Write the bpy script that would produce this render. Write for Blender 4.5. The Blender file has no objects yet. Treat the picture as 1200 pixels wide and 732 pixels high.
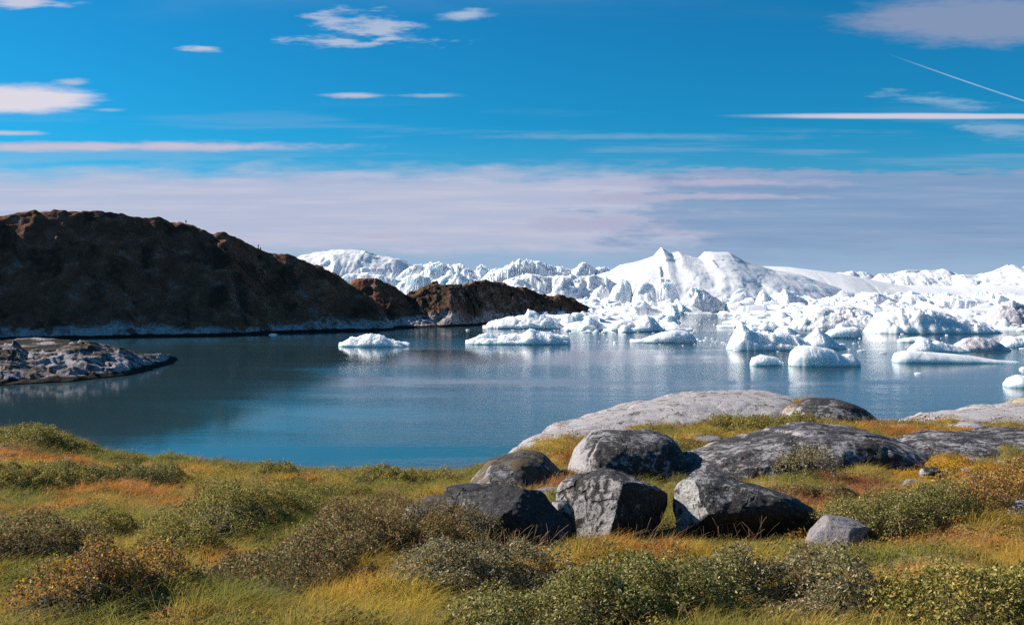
import bpy, bmesh, math, random
import numpy as np
from mathutils import Vector, Matrix
from mathutils.bvhtree import BVHTree

S = bpy.context.scene
COL = S.collection
R = math.radians
EYE = 18.0            # metres of the eye above the sea
F = 1167.0            # focal length in photo pixels
HOR = 335.0           # photo row of the true horizon

# ------------------------------------------------------------------ camera
cam_d = bpy.data.cameras.new('camera')
cam_d.sensor_width = 36.0
cam_d.lens = 36.0 * F / 1200.0
cam_d.shift_y = -(366.0 - HOR) / 1200.0
cam_d.clip_start = 0.1
cam_d.clip_end = 60000.0
cam = bpy.data.objects.new('camera', cam_d)
cam.location = (0, 0, EYE)
cam.rotation_euler = (R(90), 0, 0)
COL.objects.link(cam)
S.camera = cam

# ------------------------------------------------------------------ light
SUN_AZ, SUN_EL = R(-70), R(30)
sv = Vector((math.sin(SUN_AZ) * math.cos(SUN_EL), math.cos(SUN_AZ) * math.cos(SUN_EL), math.sin(SUN_EL)))
sd = bpy.data.lights.new('sun', 'SUN')
sd.energy = 4.6
sd.angle = R(0.5)
sd.color = (1.0, 0.93, 0.84)
so = bpy.data.objects.new('sun', sd)
so.rotation_euler = sv.to_track_quat('Z', 'Y').to_euler()
so.location = (0, 0, 200)
COL.objects.link(so)

S.view_settings.view_transform = 'Standard'
S.view_settings.look = 'None'
EXPO = 0.95
S.view_settings.exposure = EXPO
S.view_settings.gamma = 1.0
S.render.engine = 'CYCLES'
S.cycles.use_denoising = False
S.cycles.max_bounces = 6
S.cycles.diffuse_bounces = 5
S.cycles.sample_clamp_indirect = 4.0
S.cycles.glossy_bounces = 3
S.cycles.transmission_bounces = 3
S.cycles.caustics_reflective = False
S.cycles.caustics_refractive = False


# ------------------------------------------------------------------ node helper
class NT:
    def __init__(self, tree):
        self.t = tree
        self.n = tree.nodes
        self.l = tree.links

    def put(self, sock, v):
        if v is None:
            return
        if isinstance(v, bpy.types.NodeSocket):
            self.l.new(v, sock)
        else:
            if sock.type == 'RGBA' and len(v) == 3:
                v = (*v, 1)
            sock.default_value = v

    def node(self, kind, **kw):
        nd = self.n.new(kind)
        for k, v in kw.items():
            setattr(nd, k, v)
        return nd

    def m(self, op, a, b=None, c=None, clamp=False):
        nd = self.node('ShaderNodeMath', operation=op, use_clamp=clamp)
        self.put(nd.inputs[0], a)
        self.put(nd.inputs[1], b)
        self.put(nd.inputs[2], c)
        return nd.outputs[0]

    def ss(self, v, lo, hi, a=0.0, b=1.0):
        nd = self.node('ShaderNodeMapRange', interpolation_type='SMOOTHSTEP')
        for i, x in enumerate((v, lo, hi, a, b)):
            self.put(nd.inputs[i], x)
        return nd.outputs[0]

    def lin(self, v, lo, hi, a=0.0, b=1.0):
        nd = self.node('ShaderNodeMapRange')
        for i, x in enumerate((v, lo, hi, a, b)):
            self.put(nd.inputs[i], x)
        return nd.outputs[0]

    def mix(self, f, a, b, blend='MIX'):
        nd = self.node('ShaderNodeMix', data_type='RGBA', blend_type=blend)
        self.put(nd.inputs[0], f)
        self.put(nd.inputs[6], a)
        self.put(nd.inputs[7], b)
        return nd.outputs[2]

    def noise(self, vec, scale, detail=4.0, rough=0.55, dist=0.0, out=0):
        nd = self.node('ShaderNodeTexNoise')
        self.put(nd.inputs['Vector'], vec)
        nd.inputs['Scale'].default_value = scale
        nd.inputs['Detail'].default_value = detail
        nd.inputs['Roughness'].default_value = rough
        nd.inputs['Distortion'].default_value = dist
        return nd.outputs[out]

    def voro(self, vec, scale, feature='F1', out='Distance'):
        nd = self.node('ShaderNodeTexVoronoi', feature=feature)
        self.put(nd.inputs['Vector'], vec)
        nd.inputs['Scale'].default_value = scale
        return nd.outputs[out]

    def xyz(self, x, y, z):
        nd = self.node('ShaderNodeCombineXYZ')
        self.put(nd.inputs[0], x)
        self.put(nd.inputs[1], y)
        self.put(nd.inputs[2], z)
        return nd.outputs[0]

    def sep(self, v):
        nd = self.node('ShaderNodeSeparateXYZ')
        self.put(nd.inputs[0], v)
        return nd.outputs

    def vm(self, op, a, b):
        nd = self.node('ShaderNodeVectorMath', operation=op)
        self.put(nd.inputs[0], a)
        self.put(nd.inputs[1], b)
        return nd.outputs[0]

    def bump(self, h, strength=0.5, dist=0.05, normal=None):
        nd = self.node('ShaderNodeBump')
        nd.inputs['Strength'].default_value = strength
        nd.inputs['Distance'].default_value = dist
        self.put(nd.inputs['Height'], h)
        self.put(nd.inputs['Normal'], normal)
        return nd.outputs[0]


# ------------------------------------------------------------------ sky
W = bpy.data.worlds.new('World')
S.world = W
W.use_nodes = True
W.node_tree.nodes.clear()
w = NT(W.node_tree)
SKY_STRENGTH = 0.1
tc = w.node('ShaderNodeTexCoord').outputs['Generated']
sky = w.node('ShaderNodeTexSky', sky_type='NISHITA', sun_disc=False, sun_elevation=SUN_EL,
             sun_rotation=SUN_AZ % (2 * math.pi), altitude=20.0, air_density=1.0, dust_density=0.2, ozone_density=2.5)
# the photograph's own colour response: a deep cyan sky with little red
skyc = w.mix(1.0, sky.outputs[0], (0.03, 0.36, 0.53), 'MULTIPLY')
dx, dy, dz = w.sep(tc)
az = w.m('MULTIPLY', w.m('ARCTAN2', dx, dy), 57.29578)
el = w.m('MULTIPLY', w.m('ARCTAN2', dz, w.m('MAXIMUM', dy, 0.6)), 57.29578)


def AZ(px):
    return math.degrees(math.atan((px - 600) / F))


def EL(px, py):
    return math.degrees(math.atan((HOR - py) / F))


fine = w.noise(w.xyz(w.m('MULTIPLY', az, 0.25), w.m('MULTIPLY', el, 1.3), 0.0), 1.0, 7.0, 0.6)
fine2 = w.noise(w.xyz(w.m('MULTIPLY', az, 0.6), w.m('MULTIPLY', el, 3.2), 7.7), 1.0, 7.0, 0.62)
streak = w.noise(w.xyz(w.m('MULTIPLY', az, 0.055), w.m('MULTIPLY', el, 1.0), 3.1), 1.0, 6.0, 0.6)
bigw = w.noise(w.xyz(w.m('MULTIPLY', az, 0.05), w.m('MULTIPLY', el, 0.25), 9.0), 1.0, 3.0, 0.5)


def blob(px, py, rx, ry, soft=0.7, rag=1.0, tilt=0.0, dens=1.0):
    a0, e0 = AZ(px), EL(px, py)
    ra, re = math.degrees(rx / F), math.degrees(ry / F)
    du = w.m('DIVIDE', w.m('SUBTRACT', az, a0), ra)
    dv0 = w.m('SUBTRACT', el, e0)
    if tilt:
        dv0 = w.m('ADD', dv0, w.m('MULTIPLY', w.m('SUBTRACT', az, a0), tilt))
    dv = w.m('DIVIDE', dv0, re)
    r2 = w.m('SQRT', w.m('ADD', w.m('MULTIPLY', du, du), w.m('MULTIPLY', dv, dv)))
    warp = w.m('MULTIPLY', w.m('SUBTRACT', fine2, 0.5), 3.0 * rag)
    warp2 = w.m('MULTIPLY', w.m('SUBTRACT', fine, 0.5), 2.0 * rag)
    r3 = w.m('ADD', r2, w.m('ADD', warp, warp2))
    return w.ss(r3, 1.0 + 0.05, 1.0 - soft, 0.0, dens)


def layer(base, mask, col):
    c = tuple(x / SKY_STRENGTH / 2 ** EXPO for x in col)
    return w.mix(mask, base, c)


col = skyc
# faint veil that thickens towards the horizon, all the way round
veil = w.ss(el, 9.5, 1.0, 0.0, 1.0)
col = layer(col, w.m('MULTIPLY', veil, 0.45), (0.30, 0.43, 0.62))
low = w.ss(el, 5.0, 0.5, 0.0, 0.9)
col = layer(col, low, (0.345, 0.46, 0.665))
# broken streaks of thin cloud between 8 and 3 degrees, all the way round
st = w.m('MULTIPLY', w.ss(streak, 0.50, 0.66), w.m('MULTIPLY', w.ss(el, 11.0, 8.0), w.ss(el, 2.0, 4.0)))
col = layer(col, w.m('MULTIPLY', st, 0.22), (0.46, 0.51, 0.66))
# thin scattered cirrus higher up all round, added to make skylight less blue
ci = w.noise(w.xyz(w.m('DIVIDE', dx, w.m('ADD', w.m('MAXIMUM', dz, 0.0), 0.12)), w.m('DIVIDE', w.m('MULTIPLY', dy, 2.2), w.m('ADD', w.m('MAXIMUM', dz, 0.0), 0.12)), 5.0), 0.9, 7.0, 0.62, 0.4)
cim = w.m('MULTIPLY', w.ss(ci, 0.50, 0.74, 0.0, 0.75), w.ss(el, 14.0, 24.0))
col = layer(col, cim, (0.50, 0.55, 0.70))
# low bank: pale pinkish on the left, slate blue on the right
e_w = w.m('ADD', el, w.m('MULTIPLY', w.m('SUBTRACT', fine, 0.5), 2.2))
a_w = w.m('ADD', az, w.m('MULTIPLY', w.m('SUBTRACT', fine, 0.5), 26.0))
bank_l = w.m('MULTIPLY', w.m('MULTIPLY', w.ss(e_w, 7.3, 5.6), w.ss(e_w, 1.3, 2.7)), w.ss(a_w, 15.0, 5.0))
col = layer(col, w.m('MULTIPLY', bank_l, 0.85), (0.515, 0.525, 0.68))
wisp = w.noise(w.xyz(w.m('MULTIPLY', az, 0.11), w.m('MULTIPLY', el, 2.1), 21.0), 1.0, 8.0, 0.68)
col = layer(col, w.m('MULTIPLY', bank_l, w.ss(wisp, 0.44, 0.66, 0.0, 0.5)), (0.61, 0.60, 0.72))
col = layer(col, w.m('MULTIPLY', bank_l, w.ss(wisp, 0.50, 0.34, 0.0, 0.32)), (0.42, 0.475, 0.66))
bank_r = w.m('MULTIPLY', w.m('MULTIPLY', w.ss(e_w, 6.75, 6.35), w.ss(e_w, 0.8, 3.0)), w.ss(a_w, 4.0, 11.0))
col = layer(col, w.m('MULTIPLY', bank_r, 0.80), (0.245, 0.345, 0.545))
col = layer(col, w.m('MULTIPLY', bank_r, w.ss(wisp, 0.46, 0.66, 0.0, 0.42)), (0.36, 0.43, 0.61))
col = layer(col, w.m('MULTIPLY', bank_r, w.ss(wisp, 0.50, 0.34, 0.0, 0.5)), (0.205, 0.305, 0.51))
# pale tongues of the left bank lying over the slate one
for b in ((850, 214, 170, 7), (760, 232, 110, 8), (700, 262, 100, 14), (830, 230, 150, 5), (760, 273, 80, 3)):
    col = layer(col, blob(*b, soft=0.9, rag=0.6), (0.44, 0.45, 0.61))
# single clouds
for px, py, rx, ry, c, kw in (
    (130, 172, 300, 8, (0.56, 0.53, 0.66), dict(soft=0.9, rag=0.35)),
    (20, 116, 92, 19, (0.72, 0.69, 0.78), dict(soft=0.5, rag=0.2)),
    (10, 156, 40, 4, (0.55, 0.55, 0.68), dict(soft=0.9, rag=0.4)),
    (84, 96, 22, 5, (0.40, 0.52, 0.68), dict(soft=0.9, rag=0.5)),
    (126, 129, 26, 3, (0.30, 0.47, 0.66), dict(soft=0.9, rag=0.5)),
    (236, 57, 34, 5, (0.50, 0.57, 0.72), dict(soft=0.9, rag=0.6)),
    (440, 30, 82, 15, (0.40, 0.50, 0.68), dict(soft=0.9, rag=0.9, tilt=0.13)),
    (400, 49, 62, 9, (0.40, 0.50, 0.68), dict(soft=0.9, rag=0.9)),
    (545, 17, 36, 7, (0.36, 0.49, 0.68), dict(soft=0.9, rag=0.5, tilt=-0.08)),
    (30, 2, 52, 9, (0.55, 0.58, 0.72), dict(soft=0.9, rag=0.7)),
    (415, 112, 48, 4, (0.45, 0.52, 0.68), dict(soft=0.9, rag=0.4)),
    (500, 112, 50, 3, (0.24, 0.43, 0.64), dict(soft=0.9, rag=0.6)),
    (1040, 136, 190, 4.2, (0.60, 0.60, 0.72), dict(soft=0.7, rag=0.07)),
    (1150, 136.5, 200, 4.0, (0.60, 0.60, 0.72), dict(soft=0.7, rag=0.07)),
    (1145, 24, 150, 31, (0.225, 0.305, 0.48), dict(soft=0.5, rag=0.22)),
    (1095, 118, 70, 9, (0.20, 0.40, 0.62), dict(soft=0.95, rag=0.8, tilt=0.16)),
    (1180, 152, 50, 12, (0.22, 0.40, 0.62), dict(soft=0.95, rag=0.8, tilt=0.1)),
    (740, 160, 230, 5, (0.13, 0.37, 0.60), dict(soft=0.95, rag=0.4)),
    (445, 278, 40, 3, (0.50, 0.49, 0.63), dict(soft=0.9, rag=0.4)),
):
    col = layer(col, blob(px, py, rx, ry, **kw), c)
# the contrail: a thin straight line through two directions
a1, e1, a2, e2 = AZ(1065), EL(1065, 72), AZ(1205), EL(1205, 120)
tl = w.m('DIVIDE', w.m('SUBTRACT', az, a1), a2 - a1)
off = w.m('ABSOLUTE', w.m('SUBTRACT', el, w.m('ADD', e1, w.m('MULTIPLY', tl, e2 - e1))))
wid = w.m('ADD', 0.055, w.m('MULTIPLY', w.m('SUBTRACT', fine2, 0.4), 0.06))
trail = w.m('MULTIPLY', w.ss(off, wid, 0.0), w.ss(tl, -0.25, 0.45))
trail = w.m('MULTIPLY', trail, w.ss(tl, 2.6, 1.6))
col = layer(col, w.m('MULTIPLY', trail, 0.85), (0.36, 0.52, 0.70))
bg = w.node('ShaderNodeBackground')
w.put(bg.inputs[0], col)
bg.inputs[1].default_value = SKY_STRENGTH
w.l.new(bg.outputs[0], w.node('ShaderNodeOutputWorld').inputs[0])

# ------------------------------------------------------------------ numpy noise
_rng = np.random.default_rng(7)
_perm = np.concatenate([_rng.permutation(512)] * 3)
_grad = _rng.normal(size=(512, 3))
_grad /= np.linalg.norm(_grad, axis=1)[:, None]


def perlin(x, y, z):
    x, y, z = np.broadcast_arrays(np.asarray(x, float), np.asarray(y, float), np.asarray(z, float))
    xi, yi, zi = np.floor(x).astype(int), np.floor(y).astype(int), np.floor(z).astype(int)
    xf, yf, zf = x - xi, y - yi, z - zi
    u, v, t = [a * a * a * (a * (a * 6 - 15) + 10) for a in (xf, yf, zf)]

    def g(i, j, k):
        h = _perm[(_perm[(_perm[(xi + i) & 511] + yi + j) & 511] + zi + k) & 511]
        gr = _grad[h]
        return gr[..., 0] * (xf - i) + gr[..., 1] * (yf - j) + gr[..., 2] * (zf - k)
    a = g(0, 0, 0) * (1 - u) + g(1, 0, 0) * u
    b = g(0, 1, 0) * (1 - u) + g(1, 1, 0) * u
    c = g(0, 0, 1) * (1 - u) + g(1, 0, 1) * u
    d = g(0, 1, 1) * (1 - u) + g(1, 1, 1) * u
    return ((a * (1 - v) + b * v) * (1 - t) + (c * (1 - v) + d * v) * t) * 1.5


def fbm(x, y, z=0.0, oct=5, gain=0.5, lac=2.03):
    x, y, z = np.broadcast_arrays(np.asarray(x, float), np.asarray(y, float), np.asarray(z, float))
    s, a, f, n = np.zeros(x.shape), 1.0, 1.0, 0.0
    for o in range(oct):
        s += a * perlin(x * f + o * 17.3, y * f + o * 5.1, z * f + o * 9.7)
        n += a
        a *= gain
        f *= lac
    return s / n


def ridged(x, y, z=0.0, oct=5, gain=0.5):
    x, y, z = np.broadcast_arrays(np.asarray(x, float), np.asarray(y, float), np.asarray(z, float))
    s, a, f, n = np.zeros(x.shape), 1.0, 1.0, 0.0
    for o in range(oct):
        s += a * (1 - np.abs(perlin(x * f + o * 11.3, y * f + o * 3.1, z * f)) * 1.6)
        n += a
        a *= gain
        f *= 2.05
    return s / n


def _h(i, j, s):
    n = (i * 374761393 + j * 668265263 + s * 2147483647 + 974634) & 0xFFFFFFFF
    n = ((n ^ (n >> 13)) * 1274126177) & 0xFFFFFFFF
    n = (n ^ (n >> 16)) & 0xFFFFFFFF
    return n / 4294967295.0


def cells(x, y, seed=0, tilt=0.6):
    """faceted noise: every cell is a tilted plane with its own height. Returns value 0..1-ish, F1, F2."""
    xi, yi = np.floor(x).astype(np.int64), np.floor(y).astype(np.int64)
    b1 = np.full(x.shape, 9.0)
    b2 = np.full(x.shape, 9.0)
    val = np.zeros(x.shape)
    for i in (-1, 0, 1):
        for j in (-1, 0, 1):
            ci, cj = xi + i, yi + j
            px, py = ci + _h(ci, cj, seed), cj + _h(ci, cj, seed + 1)
            d = np.hypot(x - px, y - py)
            v = _h(ci, cj, seed + 2) + tilt * ((_h(ci, cj, seed + 3) * 2 - 1) * (x - px) + (_h(ci, cj, seed + 4) * 2 - 1) * (y - py))
            near = d < b1
            b2 = np.where(near, b1, np.minimum(b2, d))
            val = np.where(near, v, val)
            b1 = np.where(near, d, b1)
    return val, b1, b2


def sstep(a, b, x):
    t = np.clip((x - a) / (b - a), 0, 1)
    return t * t * (3 - 2 * t)


def P(px, py, d):
    return Vector(((px - 600) / F * d, d, EYE - (py - HOR) / F * d))


# ------------------------------------------------------------------ mesh helpers
def mesh_from(name, verts, faces, smooth=True):
    me = bpy.data.meshes.new(name)
    verts = np.asarray(verts, np.float32).reshape(-1, 3)
    faces = np.asarray(faces, np.int32)
    k = faces.shape[1]
    me.vertices.add(len(verts))
    me.vertices.foreach_set('co', verts.ravel())
    me.loops.add(faces.size)
    me.loops.foreach_set('vertex_index', faces.ravel())
    me.polygons.add(len(faces))
    me.polygons.foreach_set('loop_start', np.arange(0, faces.size, k, dtype=np.int32))
    me.polygons.foreach_set('loop_total', np.full(len(faces), k, np.int32))
    me.polygons.foreach_set('use_smooth', np.full(len(faces), smooth, bool))
    me.update(calc_edges=True)
    return me


def grid_faces(nu, nv):
    i = np.arange(nu * nv).reshape(nu, nv)
    return np.stack([i[:-1, :-1], i[1:, :-1], i[1:, 1:], i[:-1, 1:]], -1).reshape(-1, 4)


def obj(name, me, mat=None, parent=None, label=None, cat=None, group=None, kind=None, loc=None):
    o = bpy.data.objects.new(name, me)
    COL.objects.link(o)
    if mat is not None:
        me.materials.append(mat)
    if parent is not None:
        o.parent = parent
    if loc is not None:
        o.location = loc
    for k, v in (('label', label), ('category', cat), ('group', group), ('kind', kind)):
        if v:
            o[k] = v
    return o


def empty(name, loc, label, cat, group=None):
    o = bpy.data.objects.new(name, None)
    o.location = loc
    o['label'] = label
    o['category'] = cat
    if group:
        o['group'] = group
    COL.objects.link(o)
    return o


def set_col(me, name, cols):
    a = me.attributes.new(name, 'FLOAT_COLOR', 'POINT')
    c = np.ones((len(cols), 4), np.float32)
    c[:, :3] = cols
    a.data.foreach_set('color', c.ravel())


# ------------------------------------------------------------------ materials
def material(name):
    m = bpy.data.materials.new(name)
    m.use_nodes = True
    m.node_tree.nodes.clear()
    t = NT(m.node_tree)
    out = t.node('ShaderNodeOutputMaterial')
    b = t.node('ShaderNodeBsdfPrincipled')
    t.l.new(b.outputs[0], out.inputs[0])
    t.b = b
    t.out = out
    t.pos = t.node('ShaderNodeNewGeometry').outputs['Position']
    t.nrm = t.node('ShaderNodeNewGeometry').outputs['Normal']
    t.obj = t.node('ShaderNodeTexCoord').outputs['Object']
    b.inputs['Specular IOR Level'].default_value = 0.3
    return m, t


def mat_rock(name, dark, pale=(0.34, 0.32, 0.33), rust=0.15, freq=1.0, moss=0.0, aspect=0.09):
    """granite with crusts of black and pale lichen; dark = share covered in black lichen"""
    m, t = material(name)
    p = t.pos
    fineg = t.noise(p, 75.0 * freq, 4, 0.7)
    speck = t.noise(p, 26.0 * freq, 5, 0.68, 0.3)
    midg = t.noise(p, 9.0 * freq, 6, 0.66, 0.5)
    big = t.noise(p, 1.7 * freq, 4, 0.58, 0.5)
    strat = t.noise(t.vm('MULTIPLY', p, (1.2, 1.2, 9.0)), 1.6 * freq, 5, 0.6)
    c = t.mix(t.ss(fineg, 0.35, 0.68), tuple(x * 0.55 for x in pale), pale)
    c = t.mix(t.ss(speck, 0.40, 0.62), c, tuple(x * 1.2 for x in pale))
    c = t.mix(t.m('MULTIPLY', t.ss(big, 0.5, 0.66), rust), c, (0.27, 0.19, 0.13))
    # black crust, speckled into the grey at its edges
    fld = t.m('ADD', t.m('MULTIPLY', midg, 0.28), t.m('ADD', t.m('MULTIPLY', big, 0.26), t.m('ADD', t.m('MULTIPLY', fineg, 0.13), t.m('ADD', t.m('MULTIPLY', speck, 0.25), t.m('ADD', t.m('MULTIPLY', strat, 0.08), t.m('ADD', t.ss(t.sep(t.nrm)[2], 0.55, 0.0, 0.0, 0.05), t.ss(t.sep(t.nrm)[0], -0.30, -0.85, 0.0, -aspect)))))))  # besides lichen: shade painted on steep faces, sun on left-facing ones
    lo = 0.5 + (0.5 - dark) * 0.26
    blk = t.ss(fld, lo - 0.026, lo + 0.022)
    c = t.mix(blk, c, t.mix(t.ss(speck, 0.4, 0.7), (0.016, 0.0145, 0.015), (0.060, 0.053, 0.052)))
    # pale grey-green rosettes
    ros = t.m('ADD', t.voro(p, 9.0 * freq), t.m('MULTIPLY', t.m('SUBTRACT', midg, 0.5), 0.8))
    c = t.mix(t.m('MULTIPLY', t.ss(ros, 0.10, 0.03), 0.6), c, (0.36, 0.37, 0.27))
    ors = t.m('ADD', t.voro(t.vm('ADD', p, (3.3, 1.7, 8.1)), 3.1 * freq), t.m('MULTIPLY', t.m('SUBTRACT', midg, 0.5), 0.3))
    c = t.mix(t.ss(ors, 0.035, 0.02), c, (0.42, 0.10, 0.02))
    if moss:
        up = t.sep(t.nrm)[2]
        mm = t.m('MULTIPLY', t.ss(t.noise(p, 2.6, 5, 0.6), 0.52 - moss * 0.12, 0.60 - moss * 0.12), t.ss(up, 0.3, 0.7))
        c = t.mix(mm, c, t.mix(fineg, (0.05, 0.032, 0.015), (0.15, 0.10, 0.045)))
    wv = t.vm('ADD', t.vm('MULTIPLY', p, (1.0, 1.0, 1.0)), t.vm('MULTIPLY', t.noise(p, 1.1 * freq, 4, 0.6, 0.0, 1), (0.9, 0.9, 0.9)))
    ed = t.voro(wv, 0.75 * freq, 'DISTANCE_TO_EDGE')
    crack = t.m('MULTIPLY', t.ss(ed, 0.020, 0.004), t.ss(big, 0.42, 0.55))
    c = t.mix(t.m('MULTIPLY', crack, 0.85), c, (0.022, 0.018, 0.014))
    t.put(t.b.inputs['Base Color'], c)
    t.put(t.b.inputs['Roughness'], t.lin(fineg, 0.3, 0.7, 0.7, 0.95))
    h = t.m('ADD', t.m('MULTIPLY', fineg, 0.25), t.m('ADD', t.m('ADD', t.m('MULTIPLY', midg, 0.45), t.m('MULTIPLY', speck, 0.6)), t.m('SUBTRACT', t.m('MULTIPLY', strat, 0.6), t.m('MULTIPLY', crack, 1.2))))
    t.put(t.b.inputs['Normal'], t.bump(h, 0.8, 0.055))
    return m


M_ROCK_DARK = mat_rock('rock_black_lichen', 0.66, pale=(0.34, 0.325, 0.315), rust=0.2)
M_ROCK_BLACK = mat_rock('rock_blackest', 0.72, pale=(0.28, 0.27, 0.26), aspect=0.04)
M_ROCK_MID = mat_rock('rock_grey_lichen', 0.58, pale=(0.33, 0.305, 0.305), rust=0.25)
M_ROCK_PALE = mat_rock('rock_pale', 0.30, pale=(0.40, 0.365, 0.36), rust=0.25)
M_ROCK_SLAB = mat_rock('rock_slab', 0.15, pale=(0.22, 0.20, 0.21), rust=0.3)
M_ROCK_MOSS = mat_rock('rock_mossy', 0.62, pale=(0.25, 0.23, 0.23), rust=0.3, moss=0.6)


def mat_shore(name, heath=(0.130, 0.056, 0.033), rust=0.9, zband=3.6, rockshare=0.5, band=(0.46, 0.43, 0.43), scale=1.0, bd=1.6):
    """hill of dark heath over granite, bleached above the tide mark, black with weed below it"""
    m, t = material(name)
    p = t.pos
    z = t.sep(p)[2]
    up = t.sep(t.nrm)[2]
    n1 = t.noise(p, 0.035 * scale, 6, 0.6)
    n2 = t.noise(p, 0.16 * scale, 6, 0.62, 0.5)
    n3 = t.noise(p, 0.9 * scale, 5, 0.65)
    c = t.mix(t.ss(n2, 0.36, 0.66), heath, tuple(x * 1.7 for x in heath))
    c = t.mix(t.m('MULTIPLY', t.ss(n3, 0.5, 0.75), 0.5), c, (0.095, 0.055, 0.032))
    rs = t.m('MULTIPLY', t.ss(n1, 0.50, 0.62), t.ss(n2, 0.42, 0.6))
    c = t.mix(t.m('MULTIPLY', rs, t.m('MULTIPLY', t.ss(up, 0.55, 0.9), rust)), c, (0.21, 0.085, 0.022))
    rk = t.m('ADD', n2, t.m('MULTIPLY', t.m('SUBTRACT', n3, 0.5), 0.5))
    rmask = t.m('MULTIPLY', t.ss(rk, 0.60, 0.66), rockshare)
    steep = t.m('MULTIPLY', t.ss(up, 0.62, 0.35), t.ss(n3, 0.42, 0.6))
    c = t.mix(t.m('MAXIMUM', rmask, t.m('MULTIPLY', steep, rockshare)), c, t.mix(n3, (0.13, 0.11, 0.105), (0.36, 0.30, 0.285)))
    c = t.mix(t.ss(t.noise(t.vm('MULTIPLY', p, (1.0, 1.0, 0.45)), 0.07 * scale, 5, 0.65, 0.6), 0.50, 0.60, 0.0, 0.72), c, (0.030, 0.022, 0.014))
    zz = t.m('ADD', z, t.m('ADD', t.m('ADD', t.m('MULTIPLY', t.m('SUBTRACT', n2, 0.5), zband * 2.6), t.m('MULTIPLY', t.m('SUBTRACT', n1, 0.5), zband * 4.5)), t.m('MULTIPLY', t.m('SUBTRACT', n3, 0.5), zband * 0.9)))
    c = t.mix(t.m('MULTIPLY', t.ss(zz, zband + 0.7, zband - 0.7), t.m('MULTIPLY', t.ss(n3, 0.25, 0.5, 0.45, 1.0), t.ss(n2, 0.36, 0.56, 0.06, 1.0))), c,
              t.mix(t.ss(n3, 0.35, 0.65), tuple(x * 0.7 for x in band), band))
    c = t.mix(t.ss(t.m('ADD', z, t.m('MULTIPLY', t.m('SUBTRACT', n2, 0.5), 1.6)), 1.15, 0.75), c, (0.028, 0.024, 0.018))
    t.put(t.b.inputs['Base Color'], c)
    t.b.inputs['Roughness'].default_value = 0.9
    t.b.inputs['Specular IOR Level'].default_value = 0.05
    h = t.m('ADD', t.m('MULTIPLY', n3, 0.6), n2)
    t.put(t.b.inputs['Normal'], t.bump(h, 0.8, bd))
    return m


M_HILL = mat_shore('heath_hill')
M_HEAD = mat_shore('heath_headland', heath=(0.075, 0.042, 0.028), rust=0.9, zband=4.5, rockshare=0.75, band=(0.42, 0.36, 0.34))
M_ISLET = mat_shore('bleached_islet_rock', heath=(0.05, 0.045, 0.035), rust=0.3, zband=4.6, rockshare=0.9, band=(0.40, 0.36, 0.37), scale=2.2, bd=0.5)


def mat_ice(name, dirt=0.0, base=(0.81, 0.80, 0.80), foot=True):
    m, t = material(name)
    p = t.pos
    z = t.sep(p)[2]
    up = t.sep(t.nrm)[2]
    n1 = t.noise(p, 0.06, 6, 0.6)
    n2 = t.noise(p, 0.45, 5, 0.65)
    c = t.mix(t.ss(n2, 0.35, 0.65), tuple(x * 0.93 for x in base), base)
    # bare glacier ice on steep faces is bluer than the snow that lies on flat ones
    bare = t.m('MULTIPLY', t.ss(up, 0.62, 0.25), t.ss(n1, 0.40, 0.60))
    c = t.mix(t.m('MULTIPLY', bare, 0.38), c, (0.48, 0.68, 0.78))
    d = t.m('MULTIPLY', t.ss(t.m('ADD', n2, t.m('MULTIPLY', n1, 0.6)), 0.86 - dirt * 0.2, 0.98 - dirt * 0.2), 0.25 + dirt * 0.55)
    c = t.mix(d, c, (0.40, 0.36, 0.37))
    # wet, wave-washed foot
    if foot:
        c = t.mix(t.ss(t.m('ADD', z, t.m('MULTIPLY', t.m('SUBTRACT', n2, 0.5), 0.8)), 0.6, 0.1), c, (0.38, 0.52, 0.55))
    t.put(t.b.inputs['Base Color'], c)
    t.b.inputs['Roughness'].default_value = 0.55
    t.b.inputs['Subsurface Weight'].default_value = 0.85
    t.b.inputs['Subsurface Radius'].default_value = (0.75, 0.95, 1.0)
    t.b.inputs['Subsurface Scale'].default_value = 4.0
    t.b.inputs['Specular IOR Level'].default_value = 0.25
    t.put(t.b.inputs['Normal'], t.bump(t.m('ADD', n2, n1), 0.28, 0.7))
    return m


M_ICE = mat_ice('glacier_ice')
M_ICE_BRASH = mat_ice('crushed_ice', foot=False)
M_ICE_DIRTY = mat_ice('dirty_glacier_ice', 0.55)
M_ICE_PINK = mat_ice('silty_glacier_ice', 1.0, (0.70, 0.665, 0.67))

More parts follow.
